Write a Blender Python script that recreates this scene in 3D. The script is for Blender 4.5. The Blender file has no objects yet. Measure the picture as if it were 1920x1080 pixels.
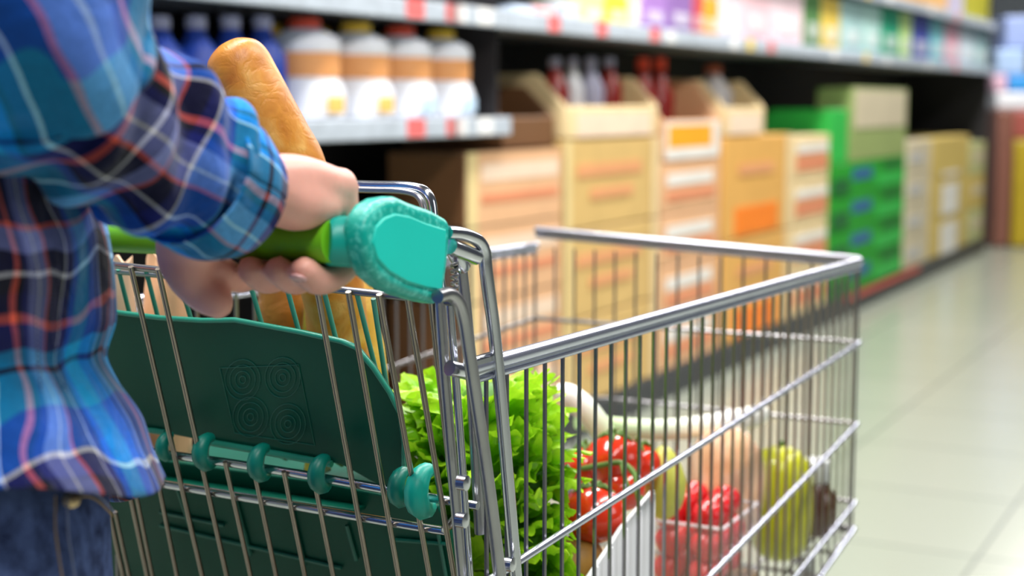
import bpy, bmesh, math, random
from math import sin, cos, pi, atan, sqrt, radians
from mathutils import Vector, Matrix, noise
random.seed(7)
SC = bpy.context.scene
COL = SC.collection
# ---------------------------------------------------------------- camera
FPX = 2800.0; H = 1.15; PHI = atan(345 / FPX)
FWD = Vector((0, cos(PHI), -sin(PHI))); UPV = Vector((0, sin(PHI), cos(PHI))); CAM = Vector((0, 0, H))
cam = bpy.data.objects.new('camera', bpy.data.cameras.new('camera')); COL.objects.link(cam)
cam.location = CAM; cam.rotation_euler = (pi / 2 - PHI, 0, 0)
cam.data.sensor_width = 36; cam.data.lens = FPX * 36 / 1920
cam.data.clip_start = .02; cam.data.clip_end = 60
cam.data.dof.use_dof = True; cam.data.dof.focus_distance = 1.03; cam.data.dof.aperture_fstop = 4.9
SC.camera = cam
SC.view_settings.view_transform = 'Standard'; SC.view_settings.look = 'None'
SC.view_settings.gamma = 1; SC.view_settings.exposure = 0.0
SC.view_settings.use_curve_mapping = False
# ---------------------------------------------------------------- world and lamps
w = bpy.data.worlds.new('world'); SC.world = w; w.use_nodes = True
w.node_tree.nodes['Background'].inputs[0].default_value = (.80, .88, 1, 1)
w.node_tree.nodes['Background'].inputs[1].default_value = .085
def area(name, loc, size, power, col=(1, 1, 1), target=None, size_y=None):
    l = bpy.data.lights.new(name, 'AREA'); l.energy = power; l.color = col; l.size = size
    if size_y: l.shape = 'RECTANGLE'; l.size_y = size_y
    o = bpy.data.objects.new(name, l); COL.objects.link(o); o.location = loc
    if target is not None:
        o.rotation_euler = (Vector(target) - Vector(loc)).to_track_quat('-Z', 'Y').to_euler()
    return o

# cart / aisle frame: F runs along the aisle, L to its left
def ray(px, py):
    return Vector(((px - 960) / FPX, 0, 0)) + UPV * ((540 - py) / FPX) + FWD
def P(px, py, d): return CAM + ray(px, py) * d
F = ray(2440, 195); F.z = 0; F.normalize(); L = Vector((-F.y, F.x, 0)); Z = Vector((0, 0, 1))
O = P(885, 690, .97); O.z = 0
RIMW = P(885, 690, .97).z
def C(u, v, wz): return O + F * u + L * v + Z * wz
def uvw(p): d = p - O; return d.dot(F), d.dot(L), p.z
def hit(px, py, n, c):                       # the point on the ray with n.p = c
    r = ray(px, py); return CAM + r * ((c - n.dot(CAM)) / n.dot(r))
def ps(px, py, v=0.0): return hit(px, py, L, L.dot(O) + v)
def pf(px, py, u=0.0): return hit(px, py, F, F.dot(O) + u)
GT_W = pf(700, 550, -.02).z; GK = .42
def pg(px, py, off=0.0):                     # leaning gate plane
    n = F + Z * GK; return hit(px, py, n, F.dot(O) - .02 + off + GK * GT_W)
FLOORP = CAM + ray(1200, 775) * (H / -ray(1200, 775).z)
VS = uvw(FLOORP)[1]
def bp(px, py, dv=0.0):
    q = uvw(ps(px, py, VS + dv)); return q[0], q[2]
AISLE = math.atan2(-F.x, F.y)
def lamp_row(u, v, z, power, sy=2.6, sx=.35, col=(1, .97, .93)):
    o = area('ceiling_lamp', C(u, v, z), sx, power, col, None, sy)
    o.rotation_euler = (0, 0, AISLE)
for uu in (0.4, 3.6, 7.0, 10.5): lamp_row(uu, 1.0, 3.3, 108)
for uu in (-1.5, 1.6, 5.0): lamp_row(uu, -1.0, 3.3, 80)
area('side_fill', C(1.0, -3.2, 1.9), 1.6, 17, (.92, .96, 1), C(0, .2, .9), 1.2)  # added fill light from the right, no window stands there

# ---------------------------------------------------------------- materials
MATS = {}
def mat(name, col, rough=.5, metal=0, spec=.5, **kw):
    if name in MATS: return MATS[name]
    m = bpy.data.materials.new(name); m.use_nodes = True; MATS[name] = m
    nt = m.node_tree; b = nt.nodes['Principled BSDF']
    b.inputs['Base Color'].default_value = (*col, 1); b.inputs['Roughness'].default_value = rough
    b.inputs['Metallic'].default_value = metal; b.inputs['Specular IOR Level'].default_value = spec
    var = kw.get('var', .12); sc = kw.get('scale', 20.)
    tc = nt.nodes.new('ShaderNodeTexCoord'); nz = nt.nodes.new('ShaderNodeTexNoise')
    nz.inputs['Scale'].default_value = sc; nz.inputs['Detail'].default_value = kw.get('detail', 4.)
    nt.links.new(tc.outputs['Object'], nz.inputs['Vector'])
    rp = nt.nodes.new('ShaderNodeValToRGB')
    c2 = kw.get('col2')
    a = tuple(max(0, c * (1 - var)) for c in col); bb = tuple(min(1, c * (1 + var)) for c in col)
    if c2: a, bb = col, c2
    rp.color_ramp.elements[0].position = kw.get('p0', .3); rp.color_ramp.elements[1].position = kw.get('p1', .7)
    rp.color_ramp.elements[0].color = (*a, 1); rp.color_ramp.elements[1].color = (*bb, 1)
    nt.links.new(nz.outputs['Fac'], rp.inputs['Fac']); nt.links.new(rp.outputs['Color'], b.inputs['Base Color'])
    if kw.get('bump'):
        bm = nt.nodes.new('ShaderNodeBump'); bm.inputs['Strength'].default_value = kw['bump']
        bm.inputs['Distance'].default_value = kw.get('bdist', .001)
        nb = nt.nodes.new('ShaderNodeTexNoise'); nb.inputs['Scale'].default_value = kw.get('bscale', 200.)
        nt.links.new(tc.outputs['Object'], nb.inputs['Vector'])
        nt.links.new(nb.outputs['Fac'], bm.inputs['Height']); nt.links.new(bm.outputs['Normal'], b.inputs['Normal'])
    if kw.get('sss'):
        b.inputs['Subsurface Weight'].default_value = kw['sss']; b.inputs['Subsurface Radius'].default_value = kw.get('sr', (1, .3, .15))
        b.inputs['Subsurface Scale'].default_value = kw.get('ss', .006)
    if kw.get('trans'): b.inputs['Transmission Weight'].default_value = kw['trans']; b.inputs['IOR'].default_value = kw.get('ior', 1.3)
    if kw.get('alpha'): b.inputs['Alpha'].default_value = kw['alpha']
    if kw.get('coat'): b.inputs['Coat Weight'].default_value = kw['coat']; b.inputs['Coat Roughness'].default_value = .1
    return m
chrome = mat('chrome', (.60, .62, .68), .16, 1, var=.06)
chrome_dull = mat('zinc', (.40, .40, .42), .32, 1, var=.1)
rail_m = mat('bright_rail', (.62, .65, .78), .25, .9, var=.05)
wire_m = mat('wire', (.30, .29, .30), .3, .95, var=.1)
teal = mat('teal_plastic', (.0, .42, .34), .34, bump=.5, bscale=700, bdist=.0006, col2=(.10, .66, .56), scale=260., p0=.48, p1=.68)
teal_flat = mat('teal_flat', (.0, .60, .50), .45, var=.02)
teal_dark = mat('teal_clip', (.0, .20, .15), .4)
green_bar = mat('green_grip', (.16, .52, .01), .42, var=.05)
seat_green = mat('seat_green', (.0, .085, .052), .42, var=.1, scale=6, spec=.22)
seat_inner = mat('seat_wire', (.05, .30, .22), .4)

# ---------------------------------------------------------------- mesh helpers
class MB:
    def __init__(s): s.v = []; s.f = []; s.uv = []
    def add(s, vs, fs):
        n = len(s.v); s.v += [Vector(x) for x in vs]; s.f += [tuple(i + n for i in q) for q in fs]
    def box(s, c, ax, ay, az):
        c = Vector(c); ax, ay, az = Vector(ax), Vector(ay), Vector(az)
        vs = [c + ax * i + ay * j + az * k for i in (-1, 1) for j in (-1, 1) for k in (-1, 1)]
        s.add(vs, [(0, 1, 3, 2), (4, 6, 7, 5), (0, 4, 5, 1), (2, 3, 7, 6), (0, 2, 6, 4), (1, 5, 7, 3)])
    def tube(s, pts, r, n=8, caps=True, flat=None):
        pts = [Vector(p) for p in pts]; m = len(pts)
        rs = r if isinstance(r, (list, tuple)) else [r] * m
        vs = []; prev = None
        for i, p in enumerate(pts):
            t = (pts[min(i + 1, m - 1)] - pts[max(i - 1, 0)]).normalized()
            if prev is None:
                a = Vector((0, 0, 1)) if abs(t.z) < .9 else Vector((1, 0, 0)); x = t.cross(a).normalized()
            else:
                x = (prev - t * prev.dot(t)).normalized()
            prev = x; y = t.cross(x)
            for k in range(n):
                an = 2 * pi * k / n
                e = flat if flat else 1
                vs.append(p + (x * cos(an) + y * sin(an) * e) * rs[i])
        fs = [(i * n + k, i * n + (k + 1) % n, (i + 1) * n + (k + 1) % n, (i + 1) * n + k) for i in range(m - 1) for k in range(n)]
        if caps: fs += [tuple(range(n))[::-1], tuple((m - 1) * n + k for k in range(n))]
        s.add(vs, fs)
    def lathe(s, base, prof, n=24, axis=Z, sx=1.0):
        axis = Vector(axis).normalized(); a = Vector((0, 1, 0)) if abs(axis.y) < .9 else Vector((1, 0, 0))
        x = axis.cross(a).normalized(); y = axis.cross(x); base = Vector(base); m = len(prof)
        vs = [base + axis * h + (x * cos(2 * pi * k / n) * sx + y * sin(2 * pi * k / n)) * r for (r, h) in prof for k in range(n)]
        fs = [(i * n + k, i * n + (k + 1) % n, (i + 1) * n + (k + 1) % n, (i + 1) * n + k) for i in range(m - 1) for k in range(n)]
        fs += [tuple(range(n))[::-1], tuple((m - 1) * n + k for k in range(n))]
        s.add(vs, fs)
    def slab(s, poly, nrm, t):
        nrm = Vector(nrm).normalized(); n = len(poly)
        vs = [Vector(p) for p in poly] + [Vector(p) + nrm * t for p in poly]
        s.add(vs, [tuple(range(n))[::-1], tuple(n + i for i in range(n))] + [(i, (i + 1) % n, n + (i + 1) % n, n + i) for i in range(n)])
    def build(s, name, m, parent=None, smooth=True, bevel=0, seg=2, origin=None, subsurf=0):
        org = Vector((0, 0, 0))
        if parent is not None: org = parent['_o'] if False else ORG[parent.name]
        elif origin is not None: org = Vector(origin)
        elif s.v:
            c = sum(s.v, Vector()) / len(s.v); org = Vector((c.x, c.y, min(q.z for q in s.v)))
        me = bpy.data.meshes.new(name); me.from_pydata([q - org for q in s.v], [], s.f); me.update()
        b = bmesh.new(); b.from_mesh(me); bmesh.ops.recalc_face_normals(b, faces=b.faces); b.to_mesh(me); b.free()
        if s.uv:
            ul = me.uv_layers.new(name='UVMap')
            for lp in me.loops: ul.data[lp.index].uv = s.uv[lp.vertex_index]
        me.materials.append(m)
        o = bpy.data.objects.new(name, me); COL.objects.link(o)
        if parent is not None: o.parent = parent; ORG[o.name] = org
        else: o.location = org; ORG[o.name] = org
        if smooth:
            for p in me.polygons: p.use_smooth = True
            try: me.set_sharp_from_angle(angle=radians(50))
            except Exception: pass
        if bevel:
            md = o.modifiers.new('bevel', 'BEVEL'); md.width = bevel; md.segments = seg; md.limit_method = 'ANGLE'; md.angle_limit = radians(35)
        if subsurf:
            md = o.modifiers.new('sub', 'SUBSURF'); md.levels = subsurf; md.render_levels = subsurf
        return o
ORG = {}
def tag(o, label=None, cat=None, group=None, kind=None):
    if label: o['label'] = label
    if cat: o['category'] = cat
    if group: o['group'] = group
    if kind: o['kind'] = kind
    return o
def empty(name, loc):
    o = bpy.data.objects.new(name, None); COL.objects.link(o); o.location = Vector(loc); o.empty_display_size = .05
    ORG[o.name] = Vector(loc); return o
def smoothpath(pts, it=3):
    pts = [Vector(p) for p in pts]
    for _ in range(it):
        q = [pts[0]]
        for a, b in zip(pts, pts[1:]): q += [a * .75 + b * .25, a * .25 + b * .75]
        q.append(pts[-1]); pts = q
    return pts
def catmull(pts, n=6):
    pts = [Vector(p) for p in pts]; q = [pts[0] * 2 - pts[1]] + pts + [pts[-1] * 2 - pts[-2]]; out = []
    for i in range(1, len(q) - 2):
        for k in range(n):
            t = k / n; a, b, c, d = q[i - 1], q[i], q[i + 1], q[i + 2]
            out.append(.5 * ((2 * b) + (c - a) * t + (2 * a - 5 * b + 4 * c - d) * t * t + (3 * b - a - 3 * c + d) * t ** 3))
    out.append(pts[-1]); return out
def lerp(a, b, t): return a + (b - a) * t
def interp(xs, ys, x):
    if x <= xs[0]: return ys[0]
    for i in range(len(xs) - 1):
        if x <= xs[i + 1]: return lerp(ys[i], ys[i + 1], (x - xs[i]) / (xs[i + 1] - xs[i]))
    return ys[-1]

# ================================================================ THE SETTING
def floor_mat():
    m = bpy.data.materials.new('floor_tiles'); m.use_nodes = True; nt = m.node_tree; b = nt.nodes['Principled BSDF']
    tc = nt.nodes.new('ShaderNodeTexCoord'); br = nt.nodes.new('ShaderNodeTexBrick')
    br.offset = 0; br.inputs['Scale'].default_value = 1; br.inputs['Brick Width'].default_value = .6; br.inputs['Row Height'].default_value = .6
    br.inputs['Mortar Size'].default_value = .006; br.inputs['Mortar Smooth'].default_value = .3
    br.inputs['Color1'].default_value = (.33, .365, .30, 1); br.inputs['Color2'].default_value = (.35, .38, .315, 1); br.inputs['Mortar'].default_value = (.20, .22, .19, 1)
    nt.links.new(tc.outputs['Object'], br.inputs['Vector']); nt.links.new(br.outputs['Color'], b.inputs['Base Color'])
    b.inputs['Roughness'].default_value = .22; b.inputs['Specular IOR Level'].default_value = .7
    return m
m_ = MB(); m_.box((0, 0, -.02), (7, 0, 0), (0, 14, 0), (0, 0, .02))
fl = m_.build('floor', floor_mat(), smooth=False, origin=(0, 0, 0)); fl.location = C(6, .2, 0); fl.location.z = 0; fl.rotation_euler = (0, 0, AISLE); tag(fl, kind='structure')
wallm = mat('wall_paint', (.62, .66, .70), .7)
m_ = MB(); m_.box(C(18, 0, 1.8), L * 7, F * .05, Z * 1.8); tag(m_.build('wall_back', wallm, smooth=False), kind='structure')
m_ = MB(); m_.box(C(5.5, VS + 1.45, 1.8), F * 12.5, L * .05, Z * 1.8); tag(m_.build('wall_left', wallm, smooth=False), kind='structure')

# ================================================================ BACKGROUND SHELVES
dark = mat('shelf_recess_shade', (.012, .010, .012), .7)  # recess shade put into the colour of backs, posts and end panels
shelf_white = mat('shelf_white', (.50, .56, .64), .4)
kick_m = mat('kick', (.030, .034, .042), .45)
tag_red = mat('tag_red', (.85, .16, .16), .5); tag_white = mat('tag_white', (.9, .9, .92), .5); tag_yellow = mat('tag_yellow', (.9, .65, .08), .5)
def shelf_unit(label, u0, u1, boards, tags):
    t = empty('store_shelf', C((u0 + u1) / 2, VS + .3, 0)); tag(t, label, 'shelf')
    uc, uh = (u0 + u1) / 2, (u1 - u0) / 2
    b = MB(); b.box(C(uc, VS + .28, .055), F * uh, L * .27, Z * .055); b.build('kick_plate', kick_m, t, bevel=.004)
    b = MB(); b.box(C(uc, VS + .70, 1.3), F * uh, L * .01, Z * 1.2); b.build('back_panel', dark, t, smooth=False)
    for ue in (u0 + .02, u1 - .02):
        b = MB(); b.box(C(ue, VS + .66, 1.25), F * .018, L * .03, Z * 1.25); b.build('post', dark, t, smooth=False)
    b = MB(); zb = .12 if u1 > 6 else WA; b.box(C(u1 - .004, VS + .36, (zb + 2.5) / 2), F * .004, L * .33, Z * (2.5 - zb) / 2); b.build('end_panel', dark, t, smooth=False)  # dark end panel added so the shelf recess stays black
    for (wz, v0, c0, c1) in boards:
        ub, uw = (c0 + c1) / 2, (c1 - c0) / 2
        b = MB(); b.box(C(ub, VS + v0 + (.69 - v0) / 2, wz - .012), F * uw, L * ((.69 - v0) / 2), Z * .012); s = b.build('shelf_board', shelf_white, t, bevel=.003)
        b = MB(); b.box(C(ub, VS + v0 - .009, wz - .024), F * uw, L * .008, Z * .027); r = b.build('price_rail', shelf_white, s, bevel=.004)
        for (a, ww, m) in tags:
            if c0 < a < c1 and abs(wz - tags_w[0]) < 9:
                b = MB(); b.box(C(a, VS + v0 - .018, wz - .022), F * ww, L * .0015, Z * .024)
                b.build('price_tag', m, s, smooth=False)
    return t
tags_w = [0]
UA, WA = bp(950, 221); WU = bp(934, 20)[1]; WU2 = bp(1740, 12)[1]
UFAR = bp(1862, 120)[0]; U2 = bp(1000, 10)[0]
BOARD_W = .24 * 0 + WA + .01
print('BG', VS, UA, WA, WU, WU2, UFAR)
b = None
tg = [(bp(x, 235)[0], .045, m) for x, m in ((770, tag_red), (850, tag_white), (900, tag_white))]
tg2 = [(bp(x, 60)[0], .04, m) for x, m in ((1030, tag_red), (1120, tag_red), (1220, tag_red), (1250, tag_white), (1370, tag_white), (1400, tag_yellow), (1440, tag_red), (1560, tag_white), (1620, tag_yellow), (1660, tag_white), (1740, tag_white), (1790, tag_red))]
bay1 = shelf_unit('white shelving bay with bottles on its shelf behind the bread', UA - 2.2, UA, [(WA, 0, UA - 2.2, UA), (WU, 0, UA - 2.2, UA)], tg + [(bp(840, 5)[0], .04, tag_red)])
bay2 = shelf_unit('long white shelving bay above the row of cardboard boxes', UA + .005, UFAR, [(WU, 0, UA + .005, UFAR), (WU2, .0, UA + .005, UFAR)], tg2)

b = MB(); b.box(C((bp(1590, 500)[0] + bp(1725, 500)[0]) / 2, VS + .004, .095), F * (bp(1725, 500)[0] - bp(1590, 500)[0]) / 2, L * .003, Z * .014); b.build('red_strip', mat('strip_red', (.6, .06, .04), .5), bay2)
def print_mat(name, col, rough=.55): return mat(name, col, rough, var=.05, scale=8)
cards = {'tan': (.66, .44, .16), 'peach': (.76, .44, .24), 'amber': (.74, .40, .10), 'brown': (.16, .07, .025), 'cream': (.80, .62, .34),
         'green': (.005, .32, .012), 'lime': (.02, .46, .06), 'khaki': (.50, .52, .25), 'beige': (.62, .54, .38), 'yellow': (.62, .46, .13), 'olive': (.42, .30, .02)}
pr = {'red': (.62, .10, .05), 'rust': (.72, .26, .13), 'orange': (.90, .22, .01), 'white': (.80, .78, .74), 'pale': (.86, .66, .50), 'blue': (.02, .12, .30), 'gold': (.85, .55, .08), 'edge': (.78, .62, .30), 'grey': (.5, .5, .5), 'dgreen': (.0, .12, .02), 'pink': (.8, .36, .40), 'peach_front': (.76, .44, .24), 'faint': (.74, .34, .15), 'sign': (.95, .38, .01), 'olivegreen': (.30, .38, .13)}
def cm(c): return print_mat('card_' + c, cards.get(c) or pr[c])
def carton(name, label, cat, u0, u1, w0, w1, col, prints=(), dv=.02, depth=.36, open_top=False, group=None, edges=True):
    t = empty(name, C((u0 + u1) / 2, VS + dv + depth / 2, w0)); tag(t, label, cat, group)
    g = .004; u0 += g; u1 -= g; w0 += .002; w1 -= .001
    b = MB(); uc, uh = (u0 + u1) / 2, (u1 - u0) / 2; wc, wh = (w0 + w1) / 2, (w1 - w0) / 2
    if not open_top:
        b.box(C(uc, VS + dv + depth / 2, wc), F * uh, L * depth / 2, Z * wh)
    else:
        tk = .006
        b.box(C(uc, VS + dv + tk, w0 + wh * .5), F * uh, L * tk, Z * wh * .5)
        b.box(C(uc, VS + dv + depth - tk, wc), F * uh, L * tk, Z * wh)
        for e in (u0 + tk, u1 - tk): b.slab([C(e - tk, VS + dv, w0), C(e - tk, VS + dv + depth, w0), C(e - tk, VS + dv + depth, w1), C(e - tk, VS + dv + depth * .3, w1), C(e - tk, VS + dv, w0 + wh)], F, 2 * tk)
        b.box(C(uc, VS + dv + depth / 2, w0 + tk), F * uh, L * depth / 2, Z * tk)
    b.build('carton_body', cm(col), t, bevel=.006)
    for pi_, (a0, a1, b0, b1, c) in enumerate(prints):
        b = MB(); p0, p1 = lerp(u0, u1, a0), lerp(u0, u1, a1); q0, q1 = lerp(w0, w1, b0), lerp(w0, w1, b1)
        b.box(C((p0 + p1) / 2, VS + dv - .002 - .0008 * pi_, (q0 + q1) / 2), F * (p1 - p0) / 2, L * .002, Z * (q1 - q0) / 2)
        b.build('printed_panel', cm(c), t, smooth=False)
    return t
def U(x): return bp(x, 300)[0]
def WZ(x, y): return bp(x, y)[1]
B0 = .112
def stack(x0, x1, ytop, n, cols, what, pos, prints, cat='box', names='cardboard_box', depth=.36):
    u0, u1 = U(x0), U(x1); wt = WZ((x0 + x1) / 2, ytop); hh = (wt - B0) / n
    words = {1: ['standing on the base'], 2: ['lower one of the stack', 'top of its stack'], 3: ['bottom of its stack', 'middle of its stack', 'top of its stack'], 4: ['bottom of its stack', 'second from the bottom', 'second from the top', 'top of its stack']}[n]
    for k in range(n):
        carton(names, f'{what} {pos}, {words[k]}', cat, u0, u1, B0 + k * hh, B0 + (k + 1) * hh - .003, cols[k % len(cols)], prints(k), depth=depth)
    return wt
w1 = stack(883, 1062, 280, 4, ['brown'], 'carton with shade-brown sides and peach striped front', 'beside the white bottle shelf', lambda k: [(.0, 1, .0, 1, 'peach_front'), (.0, .10, 0, 1, 'edge'), (.14, .96, .60, .84, 'pale'), (.14, .95, .30, .42, 'rust')], depth=.27)  # brown body colour holds the shade on the side, peach is a front panel
w2 = stack(1068, 1243, 258, 3, ['tan'], 'tall tan carton with faint red print', 'left of the white-striped stack', lambda k: [(.12, .80, .58, .72, 'faint'), (.25, .7, .32, .44, 'faint'), (.0, .05, 0, 1, 'edge'), (.92, 1, 0, 1, 'cream')])
w3 = stack(1250, 1360, 300, 4, ['peach'], 'narrow peach carton with white strip', 'between the tan and amber stacks', lambda k: [(.08, .85, .55, .78, 'white'), (.08, .9, .25, .42, 'rust')])
w4 = stack(1366, 1492, 252, 2, ['amber'], 'amber carton with bright orange label', 'left of the rust-striped stack', lambda k: [(.15, .78, .03, .30, 'orange'), (.2, .7, .62, .72, 'faint'), (.9, 1, 0, 1, 'cream')])
w5 = stack(1497, 1562, 252, 4, ['cream'], 'cream carton with rust bands', 'beside the green packs', lambda k: [(.05, .95, .2, .55, 'rust'), (.05, .95, .62, .8, 'white')])
w7 = stack(1708, 1752, 262, 4, ['beige'], 'beige carton with grey mark', 'right of the green packs', lambda k: [(.1, .6, .3, .6, 'grey')])
w8 = stack(1756, 1822, 255, 3, ['yellow'], 'yellow carton with white label', 'near the aisle end', lambda k: [(.25, .7, .0 if k < 2 else 0, .8 if k < 2 else .1, 'white')])
w9 = stack(1824, 1852, 265, 3, ['khaki', 'yellow'], 'last olive-yellow carton', 'at the aisle end', lambda k: [(.2, .9, .4, .7, 'beige')])
# green wrapped bottle packs
w6 = stack(1568, 1704, 300, 4, ['green'], 'green shrink-wrapped pack', 'between the cream and beige stacks', lambda k: [(.25, .5, .45, .8, 'blue'), (.58, .97, .10, .55, 'lime'), (.66, .95, .72, .9, 'dgreen'), (.0, .2, .1, .55, 'dgreen')], 'pack', 'bottle_pack')
carton('bottle_pack', 'khaki wrapped pack on top of the green packs', 'pack', U(1602), U(1704), w6, WZ(1650, 165), 'olivegreen', [(.04, .96, .45, .97, 'beige')], depth=.2)
carton('bottle_pack', 'bright green pack left of the khaki pack', 'pack', U(1566), U(1599), w6 + .0, WZ(1560, 205), 'lime', [], dv=.03, )
carton('display_tray', 'open tan tray holding bottles on the tan stack', 'tray', U(1070), U(1243), w2, WZ(1150, 140), 'cream', [(.1, .9, .02, .4, 'pale')], open_top=True)
carton('display_tray', 'open brown tray on the peach stack', 'tray', U(962), U(1062), w1, WZ(1000, 160), 'brown', [], open_top=True, dv=.04)
carton('display_tray', 'white-fronted tray with orange sign on the narrow stack', 'tray', U(1250), U(1360), w3, WZ(1300, 150), 'peach', [(.05, .95, .02, .48, 'white'), (.08, .82, .16, .44, 'sign')], open_top=True)
carton('display_tray', 'cream tray of grey packs on the amber stack', 'tray', U(1366), U(1440), w4, WZ(1400, 150), 'cream', [(.1, .9, .02, .4, 'pale')], open_top=True)

# bottles
ROOTS = []
def soft(name, col, rough=.4): return mat(name, col, rough, var=.06, scale=10)
def bottle(name, label, cat, u, wz, dv, r, h, body, capc, bands=(), group=None, shape=0):
    wz += .002
    t = empty(name, C(u, VS + dv, wz)); tag(t, label, cat, group)
    pf0 = [[(r * .85, 0), (r, .03 * h), (r, .42 * h), (r * .78, .55 * h), (r * .82, .68 * h), (r * .62, .8 * h), (r * .3, .89 * h)],
           [(r * .9, 0), (r, .02 * h), (r, .62 * h), (r * .5, .78 * h), (r * .3, .9 * h)],
           [(r * .9, 0), (r, .03 * h), (r, .30 * h), (r * .84, .44 * h), (r * .84, .64 * h), (r * .95, .70 * h), (r * .88, .80 * h), (r * .4, .90 * h)]][shape]
    ROOTS.append(t)
    b = MB(); b.lathe(C(u, VS + dv, wz), pf0, 20); b.build('bottle_body', body, t)
    b = MB(); b.lathe(C(u, VS + dv, wz + .88 * h), [(r * .42, 0), (r * .42, .10 * h), (r * .36, .12 * h)], 16); b.build('bottle_cap', capc, t)
    for (h0, h1, rr, m) in bands:
        b = MB(); b.lathe(C(u, VS + dv, wz), [(r * rr, h0 * h), (r * (rr + .02), (h0 + h1) / 2 * h), (r * rr, h1 * h)], 20); b.build('bottle_label', m, t)
    return t
white_b = soft('bottle_white', (.86, .88, .95)); orange_b = soft('bottle_orange', (.85, .38, .14)); gold_b = soft('bottle_gold', (.9, .55, .15)); blue_b = soft('bottle_blue', (.01, .06, .45)); lav_b = soft('bottle_cap_lavender', (.45, .45, .62))
red_b = soft('cap_red', (.85, .08, .03)); yel_b = soft('cap_yellow', (.95, .60, .04)); wine_b = soft('bottle_red', (.30, .015, .01), .25)
names = ['first', 'second', 'third', 'fourth', 'last']
bx = [645, 738, 818, 892]
for i, x in enumerate(bx):
    u = U(x); hgt = (WU - .06 - WA) / 1.03
    cap = (red_b, yel_b)[i % 2]
    nm = ['white and orange bottle with red cap, nearest the blue bottles', 'white and orange bottle with yellow cap left of the middle', 'white and orange bottle with red cap right of the middle', 'white and orange bottle with yellow cap at the shelf end'][i]
    bottle('milk_bottle', nm, 'bottle', u, WA, .115, .100 - .002 * i, hgt * 1.02, white_b, cap, [(.42, .66, .90, orange_b), (.08, .30, 1.01, white_b)], 'white and orange bottles on the left shelf', 2)
    o = MB(); o.box(C(u - .02, VS + .008, WA + hgt * .16), F * .034, L * .004, Z * hgt * .085); o.build('bottle_label', gold_b if i < 2 else soft('label_paleblue', (.55, .72, .9)), ROOTS[-1], bevel=.003)
for i, x in enumerate([700, 785, 855, 912]):
    bottle('milk_bottle', ['orange jug in the back row, leftmost between the white bottles', 'orange jug in the back row, second from the left', 'orange jug in the back row, second from the shelf end', 'orange jug in the back row at the shelf end'][i], 'bottle', U(x), WA, .33, .085, .25, soft('jug_orange', (.62, .22, .06)), yel_b, [], 'orange jugs in the back row', 0)
for i, x in enumerate([318, 386, 452, 514, 572]):
    bottle('detergent_bottle', ['blue bottle with pale cap nearest the sleeve', 'blue bottle with pale cap behind the bread tip', 'blue bottle with pale cap right behind the bread', 'blue bottle with pale cap to the right of the bread', 'blue bottle with pale cap next to the white bottles'][i], 'bottle', U(x), WA, .12, .057, WZ(x, 30) - WA, blue_b, lav_b, [(.1, .35, 1.0, blue_b)], 'blue bottles on the left shelf', 1)
# things in the open trays and dark gaps
for i, (x, c, r) in enumerate([(1118, 'bottle_red', .05), (1150, 'bottle_white', .04), (1182, 'bottle_cap_lavender', .05), (1215, 'bottle_red', .05)]):
    bottle('sauce_bottle', ['dark red bottle at the left of the open tan tray', 'white bottle in the open tan tray', 'lavender bottle in the open tan tray', 'dark red bottle at the right of the open tan tray'][i], 'bottle', U(x), w2 + .013, .16, r, WZ(x, 105) - w2 - .02, MATS[c], lav_b, [], 'bottles in the open tan tray', 1)
for i, x in enumerate([1275, 1305]):
    bottle('sauce_bottle', ['dark red bottle left in the tray with orange sign', 'dark red bottle right in the tray with orange sign'][i], 'bottle', U(x), w3 + .013, .16, .06, WZ(x, 105) - w3 - .02, wine_b, red_b, [], None, 1)
grey_b = soft('bottle_grey', (.45, .42, .42))
bottle('sauce_bottle', 'grey bottle with rust cap in the cream tray', 'bottle', U(1400), w4 + .013, .16, .085, WZ(1400, 120) - w4 - .02, grey_b, soft('cap_rust', (.5, .12, .05)), [], None, 1)
bottle('sauce_bottle', 'lavender bottle in the open brown tray', 'bottle', U(1015), w1 + .013, .2, .05, WZ(1015, 215) - w1, lav_b, lav_b, [], None, 1)
# packs on the upper shelf
up = [(956, 20, 'silver', (.50, .55, .60)), (985, 10, 'light blue', (.45, .55, .70)), (1022, 12, 'rose', (.75, .35, .35)), (1060, 0, 'silver-blue', (.48, .55, .62)), (1103, -20, 'pale yellow', (.85, .75, .35)),
      (1148, -20, 'bright yellow', (.95, .75, .06)), (1192, -30, 'cream', (.85, .80, .62)), (1215, -30, 'purple', (.42, .22, .60)), (1262, -30, 'dark violet', (.30, .16, .45)), (1310, -20, 'red', (.6, .08, .10)), (1330, -10, 'orange', (.95, .42, .04)),
      (1358, -15, 'white', (.85, .78, .85)), (1400, -40, 'light pink', (.92, .62, .68)), (1450, -45, 'pink and white', (.95, .72, .78)), (1512, -30, 'dark green', (.10, .25, .08)), (1545, -10, 'golden yellow', (.80, .58, .10)), (1580, -5, 'pale teal', (.40, .62, .62)),
      (1622, 0, 'mint', (.45, .70, .66)), (1655, 10, 'emerald', (.02, .36, .20)), (1690, 12, 'lime', (.50, .70, .25)), (1712, 18, 'navy', (.06, .08, .40)), (1745, 20, 'aqua', (.20, .55, .62)), (1772, 25, 'rose pink', (.75, .40, .50)), (1800, 30, 'white and blue', (.60, .72, .80)), (1828, 40, 'teal grey', (.35, .55, .55)), (1852, 40, None, None)]
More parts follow.
